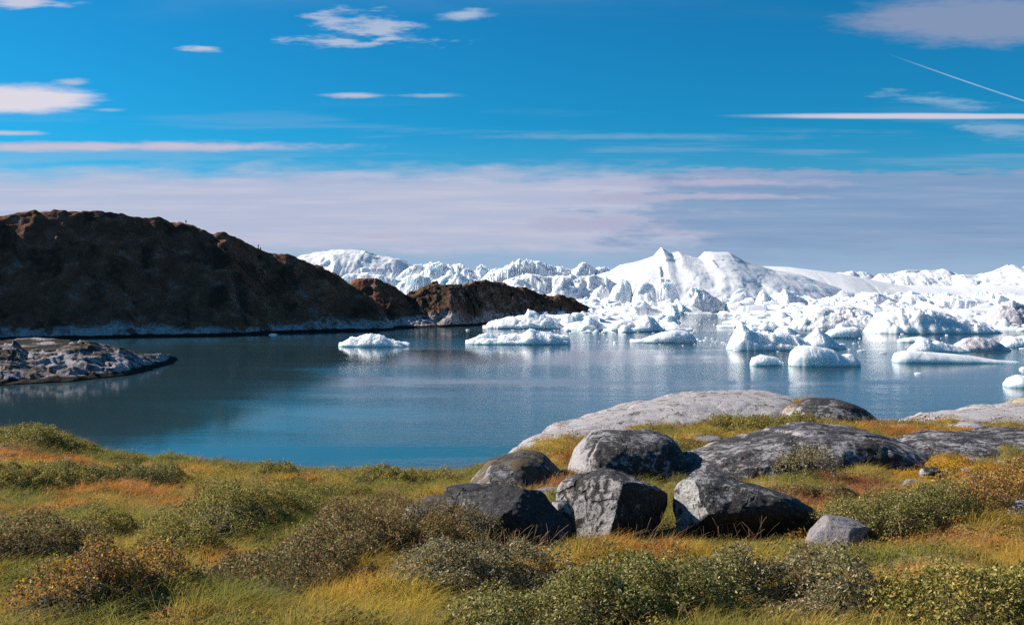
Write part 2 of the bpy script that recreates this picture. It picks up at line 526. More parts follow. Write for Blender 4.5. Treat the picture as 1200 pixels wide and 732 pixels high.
# ------------------------------------------------------------------ sea
def build_sea():
    ang = np.linspace(-math.pi * 0.5, math.pi * 0.5, 145)
    rad = np.concatenate([np.linspace(40, 260, 45), np.geomspace(280, 30000, 40)])
    A, RR = np.meshgrid(ang, rad, indexing='ij')
    x, y = np.sin(A) * RR, np.cos(A) * RR
    v = np.stack([x, y, np.zeros_like(x)], -1).reshape(-1, 3)
    me = mesh_from('sea', v, grid_faces(len(ang), len(rad))[:, ::-1], True)
    sh = sstep(200, 95, y + 26 * fbm(x * 0.02, y * 0.02, 4.4, 3)) * sstep(40, -10, x) * sstep(-0.42, -0.22, x / np.maximum(y, 1))
    a = me.attributes.new('shallow', 'FLOAT', 'POINT')
    a.data.foreach_set('value', sh.ravel().astype(np.float32))
    m, t = material('sea_water')
    p = t.pos
    at = t.node('ShaderNodeAttribute', attribute_name='shallow').outputs['Fac']
    deep = t.mix(t.noise(p, 0.012, 3, 0.5), (0.018, 0.044, 0.056), (0.026, 0.060, 0.074))
    c = t.mix(at, deep, (0.020, 0.068, 0.076))
    sx, sy, sz = t.sep(p)
    t.put(t.b.inputs['Base Color'], c)
    wind = t.noise(t.vm('MULTIPLY', p, (0.006, 0.022, 1.0)), 1.0, 5, 0.6, 0.6)
    t.b.inputs['IOR'].default_value = 1.33
    t.b.inputs['Specular IOR Level'].default_value = 0.5
    t.put(t.b.inputs['Roughness'], t.ss(wind, 0.38, 0.62, 0.05, 0.11))
    w1 = t.noise(t.vm('MULTIPLY', p, (0.8, 1.5, 1.0)), 0.75, 3, 0.55)
    w2 = t.noise(t.vm('MULTIPLY', p, (0.9, 1.4, 1.0)), 2.3, 4, 0.6)
    h = t.m('ADD', w1, t.m('MULTIPLY', w2, 0.35))
    h = t.m('MULTIPLY', h, t.ss(wind, 0.38, 0.60, 0.30, 1.25))
    # sheltered, almost glassy water in the lee of the hill
    sx, sy, sz = t.sep(p)
    lee = t.m('ADD', t.m('ADD', sx, t.m('MULTIPLY', sy, 0.21)), t.m('MULTIPLY', t.m('SUBTRACT', t.noise(t.vm('MULTIPLY', p, (0.008, 0.03, 1.0)), 1.0, 4, 0.55), 0.5), 130.0))
    lee = t.ss(lee, 26.0, -14.0)
    h = t.m('MULTIPLY', h, t.m('SUBTRACT', 1.0, t.m('MULTIPLY', lee, 0.86)))
    t.put(t.b.inputs['Normal'], t.bump(h, 0.11, 0.5))
    obj('water', me, m, kind='structure')


build_sea()


# ------------------------------------------------------------------ far land: hill, knoll, headland, islet
def land(name, mat, prof, shore, ridge_off, back_off, nu, nv, namp=1.0, nscale=1.0, seed=0.0, f_exp=1.13, kind='structure', label=None, cat=None, px_pad=0, ledge=1.0, floor=None):
    """relief with a shore line, a ridge and a back; all given by direction (photo column) and metres"""
    prof, shore = np.array(prof, float), np.array(shore, float)
    ro, bo = np.array(ridge_off, float), np.array(back_off, float)
    px = np.linspace(prof[0, 0], prof[-1, 0], nu)
    top = np.interp(px, prof[:, 0], prof[:, 1])
    ds = np.interp(px, shore[:, 0], shore[:, 1])
    dr = ds + np.interp(px, ro[:, 0], ro[:, 1])
    db = dr + np.interp(px, bo[:, 0], bo[:, 1])
    zr = EYE - (top - HOR) / F * dr
    n1 = int(nv * 0.62)
    s = np.concatenate([np.linspace(-0.04, 1, n1), np.linspace(1, 2, nv - n1 + 1)[1:]])
    SS, PX = np.meshgrid(s, px)
    d = np.where(SS <= 1, ds[:, None] + (dr - ds)[:, None] * SS, dr[:, None] + (db - dr)[:, None] * (SS - 1))
    fr = 1 - (1 - np.clip(SS, 0, 1)) ** f_exp
    bk = np.cos(np.clip(SS - 1, 0, 1) * math.pi / 2)
    z = np.where(SS <= 1, zr[:, None] * fr, (zr[:, None] + 3) * bk - 3)
    if floor is not None:
        fl_ = np.interp(px, [q[0] for q in floor], [q[1] for q in floor])[:, None]
        z = np.where((SS > 1) & (fl_ > -2), np.maximum(((zr[:, None] + 3) * np.cos(np.clip((d - dr[:, None]) / 30.0, 0, 1) * math.pi / 2) - 3), fl_ + 1.6 * fbm((px[:, None] - 600) / F * d * 0.09, d * 0.06, seed + 60, 4)), z)
    z = np.where(SS < 0, -2.5, z)
    x = (PX - 600) / F * d
    k = 0.02 * nscale
    n = fbm(x * k, d * k, seed, 6, 0.55)
    r = ridged(x * k * 1.4, d * k * 1.4, seed + 5, 5) - 0.55
    tt = fbm(x * k * 4, d * k * 4, seed + 9, 4, 0.6)
    cv, f1, f2 = cells(x * k * 5 + 0.6 * n, d * k * 5, int(seed) + 3, 0.9)
    env = np.clip(SS, 0, 1) * np.clip(1.0 - 0.75 * np.exp(-((SS - 1) / 0.07) ** 2), 0.15, 1)
    add = namp * (5.0 * n + 3.2 * r + 1.6 * tt) * env + ledge * namp * 1.5 * (cv - 0.5) * np.clip(SS * 6, 0, 1) * np.where(SS < 1.05, 1, 0.6) * np.clip(1.15 - 0.8 * np.exp(-((SS - 1) / 0.06) ** 2), 0.3, 1)
    add = add + namp * (1.3 * fbm(x * k * 11, d * k * 11, seed + 40, 3, 0.6) + 3.4 * np.maximum(ridged(x * k * 4, d * k * 4, seed + 44, 4) - 0.62, -0.1)) * np.clip(SS * 5, 0, 1)
    z = z + np.where(SS > 0.0, add, 0) * np.minimum(1, np.maximum(zr, 0)[:, None] / 8) * (1 if floor is None else np.where(SS > 1.1, 0.15, 1))
    shj = namp * 3.5 * fbm(x * k * 3, d * k * 3, seed + 20, 4)          # ragged shore line
    d2 = d + np.where(SS < 0.5, shj * (1 - 2 * np.clip(SS, 0, 0.5)), 0)
    x = (PX - 600) / F * d2
    v = np.stack([x, d2, z], -1).reshape(-1, 3)
    me = mesh_from(name, v, grid_faces(nu, nv), True)
    o = obj(name, me, mat, kind=kind if kind == 'structure' else None, label=label, cat=cat)
    return o


HILL_PROF = [(-900, 300), (-500, 285), (-200, 262), (0, 252.7), (33, 248), (117, 247), (140, 249.5), (167, 256), (187, 255), (200, 261.5), (213, 261), (233, 267), (247, 274), (263, 272),
             (283, 281), (300, 290), (320, 298), (337, 298), (353, 305), (373, 313), (393, 323), (410, 335), (430, 346), (447, 362), (458, 378), (466, 389)]
hill = land('hill', M_HILL, HILL_PROF,
            [(-900, 210), (-300, 280), (0, 336), (100, 345), (167, 352), (267, 362), (317, 380), (400, 398), (466, 402)],
            [(-900, 38), (60, 38), (140, 40), (200, 45), (300, 42), (400, 30), (447, 20), (466, 9)],
            [(-900, 300), (300, 260), (400, 120), (466, 25)], 560, 170, 0.5, 1.6, 2.0)
KNOLL_PROF = [(385, 352), (405, 338), (417, 328.5), (440, 326), (457, 332), (467, 340), (480, 350), (500, 366), (516, 384)]
land('hill', M_HILL, KNOLL_PROF, [(385, 420), (516, 432)], [(385, 30), (480, 28), (516, 8)], [(385, 60), (516, 20)], 150, 90, 0.6, 1.4, 11.0)
HEAD_PROF = [(440, 386), (455, 368), (470, 351), (480, 344.5), (497, 337), (527, 334), (543, 335), (553, 330), (573, 330), (597, 335), (623, 342), (640, 348), (657, 347), (673, 352), (690, 360), (705, 371), (716, 383)]
land('headland', M_HEAD, HEAD_PROF, [(440, 440), (530, 436), (570, 470), (640, 520), (716, 566)], [(440, 12), (500, 32), (600, 34), (690, 22), (716, 8)],
     [(440, 20), (520, 60), (640, 50), (716, 12)], 320, 110, 0.62, 1.8, 23.0, f_exp=1.7, ledge=1.7)
ISLET_PROF = [(-260, 392), (-120, 396), (0, 405), (17, 404), (33, 411), (47, 410), (70, 407), (87, 402), (110, 401.5), (133, 407), (150, 410), (163, 415.5), (175, 415), (187, 414.5), (200, 416), (210, 420)]
land('rock_islet', M_ISLET, ISLET_PROF, [(-260, 140), (0, 180), (83, 187), (150, 200), (187, 222), (210, 245)],
     [(-260, 40), (0, 30), (120, 26), (170, 14), (210, 5)], [(-260, 300), (40, 270), (95, 60), (120, 24), (170, 12), (210, 5)], 300, 130, 0.30, 3.2, 31.0, f_exp=1.6, kind='thing',
     label='low pale bleached rock tongue reaching into the dark water below the hill', cat='rock', ledge=3.6, floor=[(-260, 1.0), (60, 0.7), (84, 0.2), (96, -3), (210, -3)])

# ------------------------------------------------------------------ ground in front
GD = np.array([0, 4, 6, 9, 12, 16, 20, 24, 26, 28, 33, 40, 55, 75, 100, 140.])
GPX = np.array([-700, 0, 200, 400, 540, 650, 800, 1000, 1200, 1900.])
L0 = [1.30, 1.55, 1.87, 2.33, 2.82, 3.28, 3.56, 3.74, 3.86, 4.22, 5.5, 7.8, 12.8, 17.5, 20, 22]
L2 = [1.30, 1.55, 1.87, 2.35, 2.83, 3.42, 3.92, 4.38, 4.64, 5.02, 6.4, 8.8, 13.6, 18.0, 20, 22]
L4 = [1.30, 1.55, 1.88, 2.35, 2.83, 3.46, 4.00, 4.54, 4.90, 5.42, 7.0, 9.4, 14.0, 18.2, 20, 22]
L54 = [1.30, 1.55, 1.88, 2.35, 2.82, 3.40, 3.95, 4.52, 4.92, 5.4, 7.0, 9.4, 14.0, 18.2, 20, 22]
L65 = [1.30, 1.55, 1.88, 2.35, 2.80, 3.25, 3.62, 3.95, 4.10, 4.3, 5.5, 8.5, 14.0, 18.2, 20, 22]
L8 = [1.30, 1.55, 1.88, 2.35, 2.78, 3.28, 3.60, 3.76, 3.86, 3.97, 4.7, 7.5, 13.5, 18.2, 20, 22]
L10 = [1.30, 1.55, 1.85, 2.30, 2.70, 3.20, 3.50, 3.64, 3.74, 3.87, 4.8, 7.5, 13.5, 18.2, 20, 22]
L12 = [1.30, 1.55, 1.85, 2.28, 2.68, 3.10, 3.40, 3.62, 3.72, 3.83, 4.7, 7.5, 13.5, 18.2, 20, 22]
GT = np.array([L0, L0, L2, L4, L54, L65, L8, L10, L12, L12])
_dd = np.linspace(0, 140, 561)
_gt = np.array([np.interp(_dd, GD, r) for r in GT])
_k = np.hanning(13)
_k /= _k.sum()
_gt = np.array([np.convolve(np.pad(r, 6, mode='edge'), _k, 'valid') for r in _gt])


def ground_base(x, y):
    x, y = np.asarray(x, float), np.asarray(y, float)
    px = 600 + F * x / np.maximum(y, 5.0)
    d = np.clip(y, 0, 139.9)
    pi = np.clip(np.searchsorted(GPX, px) - 1, 0, len(GPX) - 2)
    t = np.clip((px - GPX[pi]) / (GPX[pi + 1] - GPX[pi]), 0, 1)
    t = t * t * (3 - 2 * t)
    di = d / 0.25
    d0 = np.clip(di.astype(int), 0, 559)
    dt = di - d0
    a = _gt[pi, d0] * (1 - dt) + _gt[pi, d0 + 1] * dt
    b = _gt[pi + 1, d0] * (1 - dt) + _gt[pi + 1, d0 + 1] * dt
    return EYE - (a * (1 - t) + b * t) + np.where(y < 0, y * 0.05, 0)


def ground_z(x, y):
    x, y = np.asarray(x, float), np.asarray(y, float)
    n = fbm(x * 0.45, y * 0.45, 1.5, 4, 0.5)
    hum = np.maximum(fbm(x * 0.95, y * 0.8, 8.2, 3, 0.5), -0.15)
    near = sstep(2.0, 6.0, y)
    dip = np.zeros(np.broadcast(x, y).shape)
    for bx, by, br in ((1.05, 9.6, 0.95), (2.3, 9.5, 1.1), (0.0, 8.8, 1.05), (3.0, 8.7, 0.6)):
        dip = np.maximum(dip, np.exp(-(((x - bx) / br) ** 2 + ((y - by) / 1.1) ** 2) ** 2))
    near = near * (1 - 0.85 * dip)
    return ground_base(x, y) - 0.07 * dip + near * (0.15 * n + 0.33 * hum) * np.where(y < 34, 1, 2.0)


def hit(px, py):
    """where the line of sight at a photo pixel meets the smooth ground"""
    d = np.linspace(3.5, 34, 400)
    x = (px - 600) / F * d
    g = EYE - (py - HOR) / F * d - ground_base(x, d)
    i = np.argmax(g < 0)
    if g[i] >= 0:
        i = int(np.argmin(g))
    return float(x[i]), float(d[i])


# ---- plant colours over the ground: kinds of plant in patches
# kinds: 0 green sedge, 1 olive grass, 2 yellow grass, 3 orange sedge, 4 rust heath, 5 dark crowberry, 6 yellow moss
KC = np.array([(0.24, 0.23, 0.045), (0.36, 0.27, 0.07), (0.48, 0.34, 0.055), (0.50, 0.225, 0.05), (0.40, 0.175, 0.075), (0.075, 0.066, 0.026), (0.60, 0.34, 0.02)])
PATCH = [(40, 537, 110, 9, 3), (150, 577, 90, 8, 3), (30, 600, 70, 9, 3), (205, 592, 60, 8, 3), (270, 668, 60, 12, 3), (440, 712, 90, 16, 2), (530, 650, 60, 20, 2),
         (700, 540, 70, 9, 3), (648, 566, 32, 12, 4), (745, 546, 55, 8, 6), (880, 505, 110, 9, 2), (955, 590, 60, 14, 4), (1010, 572, 45, 10, 4), (1050, 506, 40, 8, 3),
         (1100, 556, 62, 16, 6), (1180, 566, 40, 10, 3), (1110, 640, 90, 18, 3), (985, 692, 60, 18, 2), (850, 655, 70, 14, 2), (1090, 690, 80, 20, 3),
         (1040, 640, 60, 14, 2), (760, 660, 60, 10, 3), (450, 640, 50, 20, 2), (620, 560, 40, 10, 4), (40, 510, 60, 5, 0), (60, 680, 60, 25, 0), (260, 712, 90, 20, 0), (690, 640, 70, 12, 0),
         (1130, 600, 60, 12, 4), (1170, 500, 40, 5, 1), (560, 690, 70, 20, 1)]
_pw = []
for _p in PATCH:
    _c = hit(_p[0], _p[1])
    _t = hit(_p[0], _p[1] - _p[3])
    _b = hit(_p[0], _p[1] + _p[3])
    _pw.append((_c[0], _c[1], _p[2] / F * _c[1], max(0.35, abs(_t[1] - _b[1]) * 0.5), _p[4]))


KC = KC * 1.08


def plant_colour(x, y, rng=None):
    n1 = fbm(x * 0.35, y * 0.22, 40.0, 4, 0.55)
    n2 = fbm(x * 1.3, y * 1.0, 50.0, 3, 0.5)
    v = n1 * 1.5 + n2 * 0.6
    if rng is not None:
        v = v + rng.normal(0, 0.16, v.shape)
    right = sstep(-1, 7, x) * 0.16
    v = v + right
    stops = np.array([-0.75, -0.25, 0.10, 0.42, 0.75])
    ks = np.array([0, 0, 1, 2, 3])
    c = np.stack([np.interp(v, stops, KC[ks, k]) for k in range(3)], -1)
    for (cx, cy, rx, ry, k) in _pw:
        q = np.hypot((x - cx) / rx, (y - cy) / ry) + 0.55 * n2
        wgt = sstep(1.15, 0.5, q)
        if rng is not None:
            wgt = (rng.random(wgt.shape) < wgt).astype(float)
        c = c * (1 - wgt[..., None]) + KC[k] * wgt[..., None]
    return c


def build_ground():
    xs = np.concatenate([np.linspace(-90, -17.2, 40), np.arange(-17, 19, 0.1), np.linspace(19.2, 95, 40)])
    ys = np.concatenate([np.linspace(-30, 2.8, 22), np.arange(3, 31, 0.085), np.linspace(31.2, 139, 90)])
    X, Y = np.meshgrid(xs, ys, indexing='ij')
    Z = ground_z(X, Y)
    me = mesh_from('ground', np.stack([X, Y, Z], -1).reshape(-1, 3), grid_faces(len(xs), len(ys)), True)
    c = plant_colour(X, Y)
    set_col(me, 'plants', c.reshape(-1, 3))
    m, t = material('tundra_soil')
    at = t.node('ShaderNodeAttribute', attribute_name='plants').outputs['Color']
    n = t.noise(t.pos, 14.0, 5, 0.65)
    n2 = t.noise(t.pos, 60.0, 3, 0.6)
    c2 = t.mix(0.4, at, (0.11, 0.075, 0.035))
    c2 = t.mix(t.ss(n, 0.35, 0.65), t.mix(0.6, c2, (0.03, 0.02, 0.012)), c2)
    t.put(t.b.inputs['Base Color'], c2)
    t.b.inputs['Roughness'].default_value = 0.95
    t.put(t.b.inputs['Normal'], t.bump(t.m('ADD', n, t.m('MULTIPLY', n2, 0.5)), 0.9, 0.05))
    obj('ground', me, m, kind='structure')


build_ground()

# ------------------------------------------------------------------ rocks in front
ROCKV, ROCKF = [], []


def remember(me, loc=(0, 0, 0)):
    n = sum(len(v) for v in ROCKV)
    v = np.empty(len(me.vertices) * 3, np.float32)
    me.vertices.foreach_get('co', v)
    ROCKV.append(v.reshape(-1, 3) + np.array(loc))
    for p in me.polygons:
        ROCKF.append([i + n for i in p.vertices])


def outcrop(name, tops, front, back, height, mat, label, cat='rock outcrop', power=2.2, amp=0.10, seed=1.0, nu=150, nv=64):
    """whaleback of bedrock: a rounded ridge lofted along a line of crest points"""
    T = np.array([list(P(*q)) for q in tops])
    s = np.concatenate([[0], np.cumsum(np.linalg.norm(np.diff(T, axis=0), axis=1))])
    L = s[-1]
    u = np.linspace(0, 1, nu)
    C = np.stack([np.interp(u * L, s, T[:, k]) for k in range(3)], -1)
    ker = np.hanning(max(5, nu // 9 | 1))
    ker /= ker.sum()
    h = len(ker) // 2
    C = np.stack([np.convolve(np.pad(C[:, k], h, mode='reflect', reflect_type='odd'), ker, 'valid') for k in range(3)], -1)
    ends = np.sqrt(np.clip(1 - np.abs(2 * u - 1) ** 3.2, 0, 1))
    v = np.linspace(-1, 1, nv)
    U, V = np.meshgrid(ends, v, indexing='ij')
    cs = 1 - (1 - np.clip(1 - np.abs(V) ** power, 0, 1) ** (1 / power))
    wfront = np.where(V < 0, front, back)
    x = C[:, 0][:, None] + 0 * V
    y = C[:, 1][:, None] + wfront * V * (0.25 + 0.75 * U)
    z = C[:, 2][:, None] - height * (1 - cs) - (1 - U) * height * 0.55
    k = 0.7
    n = fbm(x * k, y * k * 0.8, z * k + seed, 5, 0.5)
    n2 = ridged(x * 0.9 + seed, y * 1.6, z * 1.5 + seed, 4) - 0.55
    cv, f1, f2 = cells(x * 0.8 + seed, y * 0.8 + 0.5 * n, int(seed), 0.8)
    crack = -np.exp(-((f2 - f1) / 0.05) ** 2) * 0.45
    disp = amp * (n * 1.3 + 0.35 * n2 + 0.28 * (cv - 0.5) + crack * 0.5)
    z = z + disp * np.clip(0.35 + (1 - cs) * 2, 0.35, 1)
    y = y + amp * 1.2 * fbm(x * 1.1, z * 2.2, y * 0.6 + seed + 7, 4)
    # closed underneath: last column is pulled down and in
    me = mesh_from(name, np.stack([x, y, z], -1).reshape(-1, 3), grid_faces(nu, nv), True)
    o = obj(name, me, mat, label=label, cat=cat)
    remember(me)
    return o


outcrop('rock_outcrop', [(560, 556, 22), (600, 531, 24), (640, 514, 26), (690, 498, 28.5), (740, 484, 30), (800, 471, 31.5), (850, 463.5, 32.5), (895, 458.5, 33), (930, 461, 33.3), (985, 474, 33.5), (1010, 486, 33.5)],
        4.0, 6.0, 1.3, M_ROCK_PALE, 'long pale bare whaleback of rock on the edge above the water', seed=3.0, nu=220, amp=0.22)
outcrop('rock_outcrop', [(912, 492, 29), (935, 474, 29.4), (960, 467, 29.7), (985, 468, 29.8), (1010, 476, 29.8), (1030, 489, 29.6), (1042, 500, 29.5)],
        1.7, 2.2, 1.1, M_ROCK_DARK, 'dark grey rounded rock dome at the right end of the pale whaleback', seed=9.0, nu=120, amp=0.13)
outcrop('rock_outcrop', [(738, 563, 17.2), (790, 546, 18), (840, 529, 18.6), (890, 514, 19), (930, 506, 19.2), (970, 503, 19.4), (1010, 503, 19.6), (1050, 508, 19.8), (1085, 516, 19.8), (1110, 532, 19.5)],
        2.0, 2.2, 1.15, M_ROCK_MID, 'long grey and black lichen ridge behind the leafy sprig, middle right', power=3.4, seed=17.0, nu=240, nv=90, amp=0.24)
outcrop('rock_outcrop', [(1010, 545, 19.6), (1045, 525, 20.2), (1085, 515, 20.8), (1120, 511, 21.2), (1160, 511, 21.5), (1200, 505, 22), (1240, 503, 22), (1290, 520, 22)],
        2.4, 2.6, 1.25, M_ROCK_MID, 'mottled grey rock shelf above the yellow moss at the right', seed=27.0, amp=0.24, power=2.8)
outcrop('rock_outcrop', [(1048, 509, 27), (1085, 498, 27.3), (1120, 490, 27.6), (1150, 485, 28), (1185, 483, 28.2), (1230, 479, 28.4), (1290, 476, 28.5), (1360, 492, 28)],
        3.0, 4.0, 1.0, M_ROCK_PALE, 'pale smooth rock dome at the right edge against the water', seed=35.0, amp=0.22)
outcrop('rock_outcrop', [(660, 548, 18.2), (675, 523, 18.4), (692, 511, 18.5), (730, 507, 18.6), (765, 503, 18.8), (790, 507, 18.9), (808, 520, 19)],
        1.5, 1.3, 1.1, M_ROCK_MID, 'streaked grey boulder with orange grass in front, below the pale whaleback', cat='boulder', power=2.6, seed=43.0, amp=0.20)
outcrop('rock_outcrop', [(528, 580, 16.6), (548, 564, 16.8), (575, 543, 17), (608, 531, 17.2), (638, 534, 17.4), (662, 549, 17.4), (672, 562, 17.4)],
        1.5, 1.4, 1.0, M_ROCK_MOSS, 'brown rock overgrown with heath, left end of the rocks above the water', cat='boulder', power=2.4, seed=51.0, amp=0.18)
outcrop('rock_outcrop', [(612, 582, 14.4), (628, 575, 14.5), (650, 572, 14.6), (670, 574, 14.6)],
        0.5, 0.6, 0.25, M_ROCK_SLAB, 'small flat lilac grey slab among orange grass left of the tallest boulder', cat='rock', seed=57.0, nu=60, nv=32, amp=0.04)


def icosphere(sub):
    bm = bmesh.new()
    bmesh.ops.create_icosphere(bm, subdivisions=sub, radius=1.0)
    bm.verts.index_update()
    v = np.array([list(q.co) for q in bm.verts])
    f = np.array([[q.index for q in p.verts] for p in bm.faces])
    bm.free()
    return v, f


ICO = {k: icosphere(k) for k in (2, 3, 4, 5, 6)}


def boulder_mesh(name, size, cuts, seed, sub=5, rough=0.06, ncuts=7, e=0.8, keep=0.12):
    v, f = ICO[sub]
    p = np.sign(v) * np.abs(v) ** e
    rng = np.random.default_rng(int(seed * 100))
    allc = list(cuts)
    for _ in range(ncuts):
        n = rng.normal(size=3)
        n /= np.linalg.norm(n)
        allc.append((n, rng.uniform(0.72, 0.92)))
    for n, dist in allc:
        n = np.array(n, float)
        n /= np.linalg.norm(n)
        over = np.maximum(0, p @ n - dist)
        p = p - n * (over * (1 - keep))[:, None]
    p = p * np.array(size)
    q = p / max(size)
    n1 = fbm(q[:, 0] * 2.2, q[:, 1] * 2.2, q[:, 2] * 2.2 + seed, 6, 0.52)
    r1 = ridged(q[:, 0] * 3.2 + seed, q[:, 1] * 3.2, q[:, 2] * 5.5, 4) - 0.55
    nn = v / np.linalg.norm(v, axis=1)[:, None]
    n3 = fbm(q[:, 0] * 9, q[:, 1] * 9, q[:, 2] * 9 + seed, 4, 0.55)
    p = p + nn * (max(size) * rough * (1.5 * n1 + 0.5 * r1 + 0.3 * n3))[:, None]
    return mesh_from(name, p, f, True)


def boulder(name, x0, x1, y0, y1, d, mat, label, seed, cuts=(), depth=0.8, sub=5, rough=0.06, e=0.8, rot=0.0, cat='boulder', bury=0.12, ncuts=6, group=None):
    a = (x1 - x0) / 2 / F * d
    c = P((x0 + x1) / 2, y0, d)
    zb = float(ground_z(c.x, d - depth * a * 0.5)) - bury
    hz = (c.z - zb) / 2
    me = boulder_mesh(name, (a * 1.06, a * depth, hz * 1.05), cuts, seed, sub, rough, ncuts, e)
    o = obj(name, me, mat, label=label, cat=cat, group=group, loc=(c.x, d, zb + hz))
    remember(me, (c.x, d, zb + hz))
    return o


boulder('boulder', 655, 783, 547, 633, 10.3, M_ROCK_MID, 'tallest grey boulder, lichen-speckled on its left and dark on its right side', 3.1,
        cuts=[((-0.75, -0.65, 0.25), 0.60), ((0.72, -0.69, -0.05), 0.56), ((0.45, 0.1, 0.85), 0.72), ((-0.35, 0.0, 0.93), 0.80)], depth=0.9, sub=6, rough=0.05)
boulder('boulder', 786, 958, 555, 631, 10.2, M_ROCK_DARK, 'wide black-topped boulder with a pale left end, sloping down to the right', 5.7,
        cuts=[((-0.93, -0.35, 0.08), 0.74), ((0.1, -0.80, -0.55), 0.50), ((0.48, 0.0, 0.88), 0.50), ((-0.1, -0.75, 0.65), 0.66), ((0.75, -0.2, 0.6), 0.66)], depth=0.62, sub=6, rough=0.045)
boulder('boulder', 526, 664, 576, 662, 9.4, M_ROCK_BLACK, 'big dark rounded boulder half hidden by seed grass, left of the tallest boulder', 8.3,
        cuts=[((0.70, -0.45, 0.55), 0.62), ((-0.3, -0.3, 0.9), 0.74), ((0.3, -0.9, 0.0), 0.70)], depth=0.8, sub=6, rough=0.05)
boulder('boulder', 516, 614, 562, 600, 11.4, M_ROCK_BLACK, 'low dark flat-topped rock behind the big dark rounded boulder', 11.9, cuts=[((0, 0, 1), 0.7)], depth=0.7, rough=0.06)
boulder('boulder', 941, 1026, 604, 655, 9.2, M_ROCK_SLAB, 'small lilac grey angular rock below the wide black-topped boulder', 14.3,
        cuts=[((0.75, -0.55, 0.1), 0.50), ((-0.5, -0.7, 0.5), 0.50), ((0.35, -0.1, 0.9), 0.62), ((-0.9, 0.1, 0.5), 0.6)], depth=0.8, rough=0.05, ncuts=14)
boulder('boulder', 640, 674, 588, 625, 9.7, M_ROCK_DARK, 'small dark rock wedged against the left foot of the tallest boulder', 17.7, depth=0.8, sub=4)
boulder('boulder', 1176, 1240, 588, 632, 9.6, M_ROCK_MID, 'grey rock under leaves at the right edge of the picture', 21.2, cuts=[((-0.8, -0.5, 0.3), 0.6)], depth=0.8)
boulder('boulder', 418, 452, 664, 700, 7.0, M_ROCK_MID, 'small dusky rock showing under the long heath mound', 26.5, depth=0.7, sub=4, cat='stone', bury=0.15)
boulder('boulder', 474, 560, 583, 640, 10.0, M_ROCK_MOSS, 'dark rock with heath on it, leftmost of the dark rocks', 28.5, depth=0.8, cat='boulder', bury=0.15)
boulder('boulder', 1056, 1086, 562, 575, 15.2, M_ROCK_SLAB, 'flat grey stone at the left edge of the yellow moss', 31.5, depth=0.8, sub=4, cat='stone', bury=0.05)
boulder('boulder', 1126, 1152, 536, 547, 18.2, M_ROCK_PALE, 'white stone at the top of the yellow moss', 33.5, depth=0.8, sub=4, cat='stone', bury=0.05)
boulder('boulder', 1165, 1194, 540, 552, 18.2, M_ROCK_PALE, 'pinkish pale stone right of the yellow moss', 35.5, depth=0.8, sub=4, cat='stone', bury=0.05)
boulder('boulder', 1078, 1104, 547, 558, 16.6, M_ROCK_DARK, 'small black stone in the middle of the yellow moss', 37.5, depth=0.8, sub=4, cat='stone', bury=0.05)
boulder('boulder', 1128, 1162, 549, 560, 16.6, M_ROCK_DARK, 'flat black stone at the right of the yellow moss', 39.5, depth=0.8, sub=4, cat='stone', bury=0.05)
boulder('boulder', 806, 850, 512, 520, 23.5, M_ROCK_SLAB, 'flat grey stone in yellow grass under the green willow cushion', 45.5, depth=0.8, sub=4, cat='stone', bury=0.08)
_m = boulder_mesh('shore_rock', (5.2, 4.0, 1.6), [], 47.5, 4)
obj('shore_rock', _m, mat_rock('rock_yellow_lichen', 0.3, pale=(0.42, 0.34, 0.22), rust=0.8, freq=0.3), label='yellowish shore rock in the water at the right edge', cat='rock', loc=((1214 - 600) / F * 142, 142, 0.7))

BVH = BVHTree.FromPolygons([tuple(q) for q in np.concatenate(ROCKV)], ROCKF)


def rock_over(x, y, z):
    """True where rock covers the ground"""
    h = BVH.ray_cast(Vector((x, y, z + 6)), Vector((0, 0, -1)), 12)
    return h[0] is not None and h[0].z > z - 0.03, (h[0].z if h[0] is not None else None)


# ------------------------------------------------------------------ leaf and blade materials
def mat_leaf(name, attr, instancer=False, trans=0.30, rough=0.5):
    m, t = material(name)
    at = t.node('ShaderNodeAttribute', attribute_name=attr)
    if instancer:
        at.attribute_type = 'INSTANCER'
    c = at.outputs['Color']
    t.put(t.b.inputs['Base Color'], c)
    t.b.inputs['Roughness'].default_value = rough
    t.b.inputs['Specular IOR Level'].default_value = 0.12
    tr = t.node('ShaderNodeBsdfTranslucent')
    t.put(tr.inputs[0], c)
    mx = t.node('ShaderNodeMixShader')
    mx.inputs[0].default_value = trans
    t.l.new(t.b.outputs[0], mx.inputs[1])
    t.l.new(tr.outputs[0], mx.inputs[2])
    t.l.new(mx.outputs[0], t.out.inputs[0])
    return m


M_BLADE = mat_leaf('grass_blade', 'tint', True, 0.42, 0.75)
M_LEAF = mat_leaf('willow_leaf', 'leafcol', False, 0.32, 0.7)
M_TWIG, _t = material('twig')
_t.b.inputs['Base Color'].default_value = (0.055, 0.035, 0.025, 1)
_t.b.inputs['Roughness'].default_value = 0.9

M_CORE, _t = material('twig_mass')
_n = _t.noise(_t.pos, 40.0, 4, 0.7)
_t.put(_t.b.inputs['Base Color'], _t.mix(_n, (0.020, 0.015, 0.009), (0.14, 0.105, 0.045)))
_t.b.inputs['Roughness'].default_value = 0.95
_t.put(_t.b.inputs['Normal'], _t.bump(_n, 1.0, 0.05))

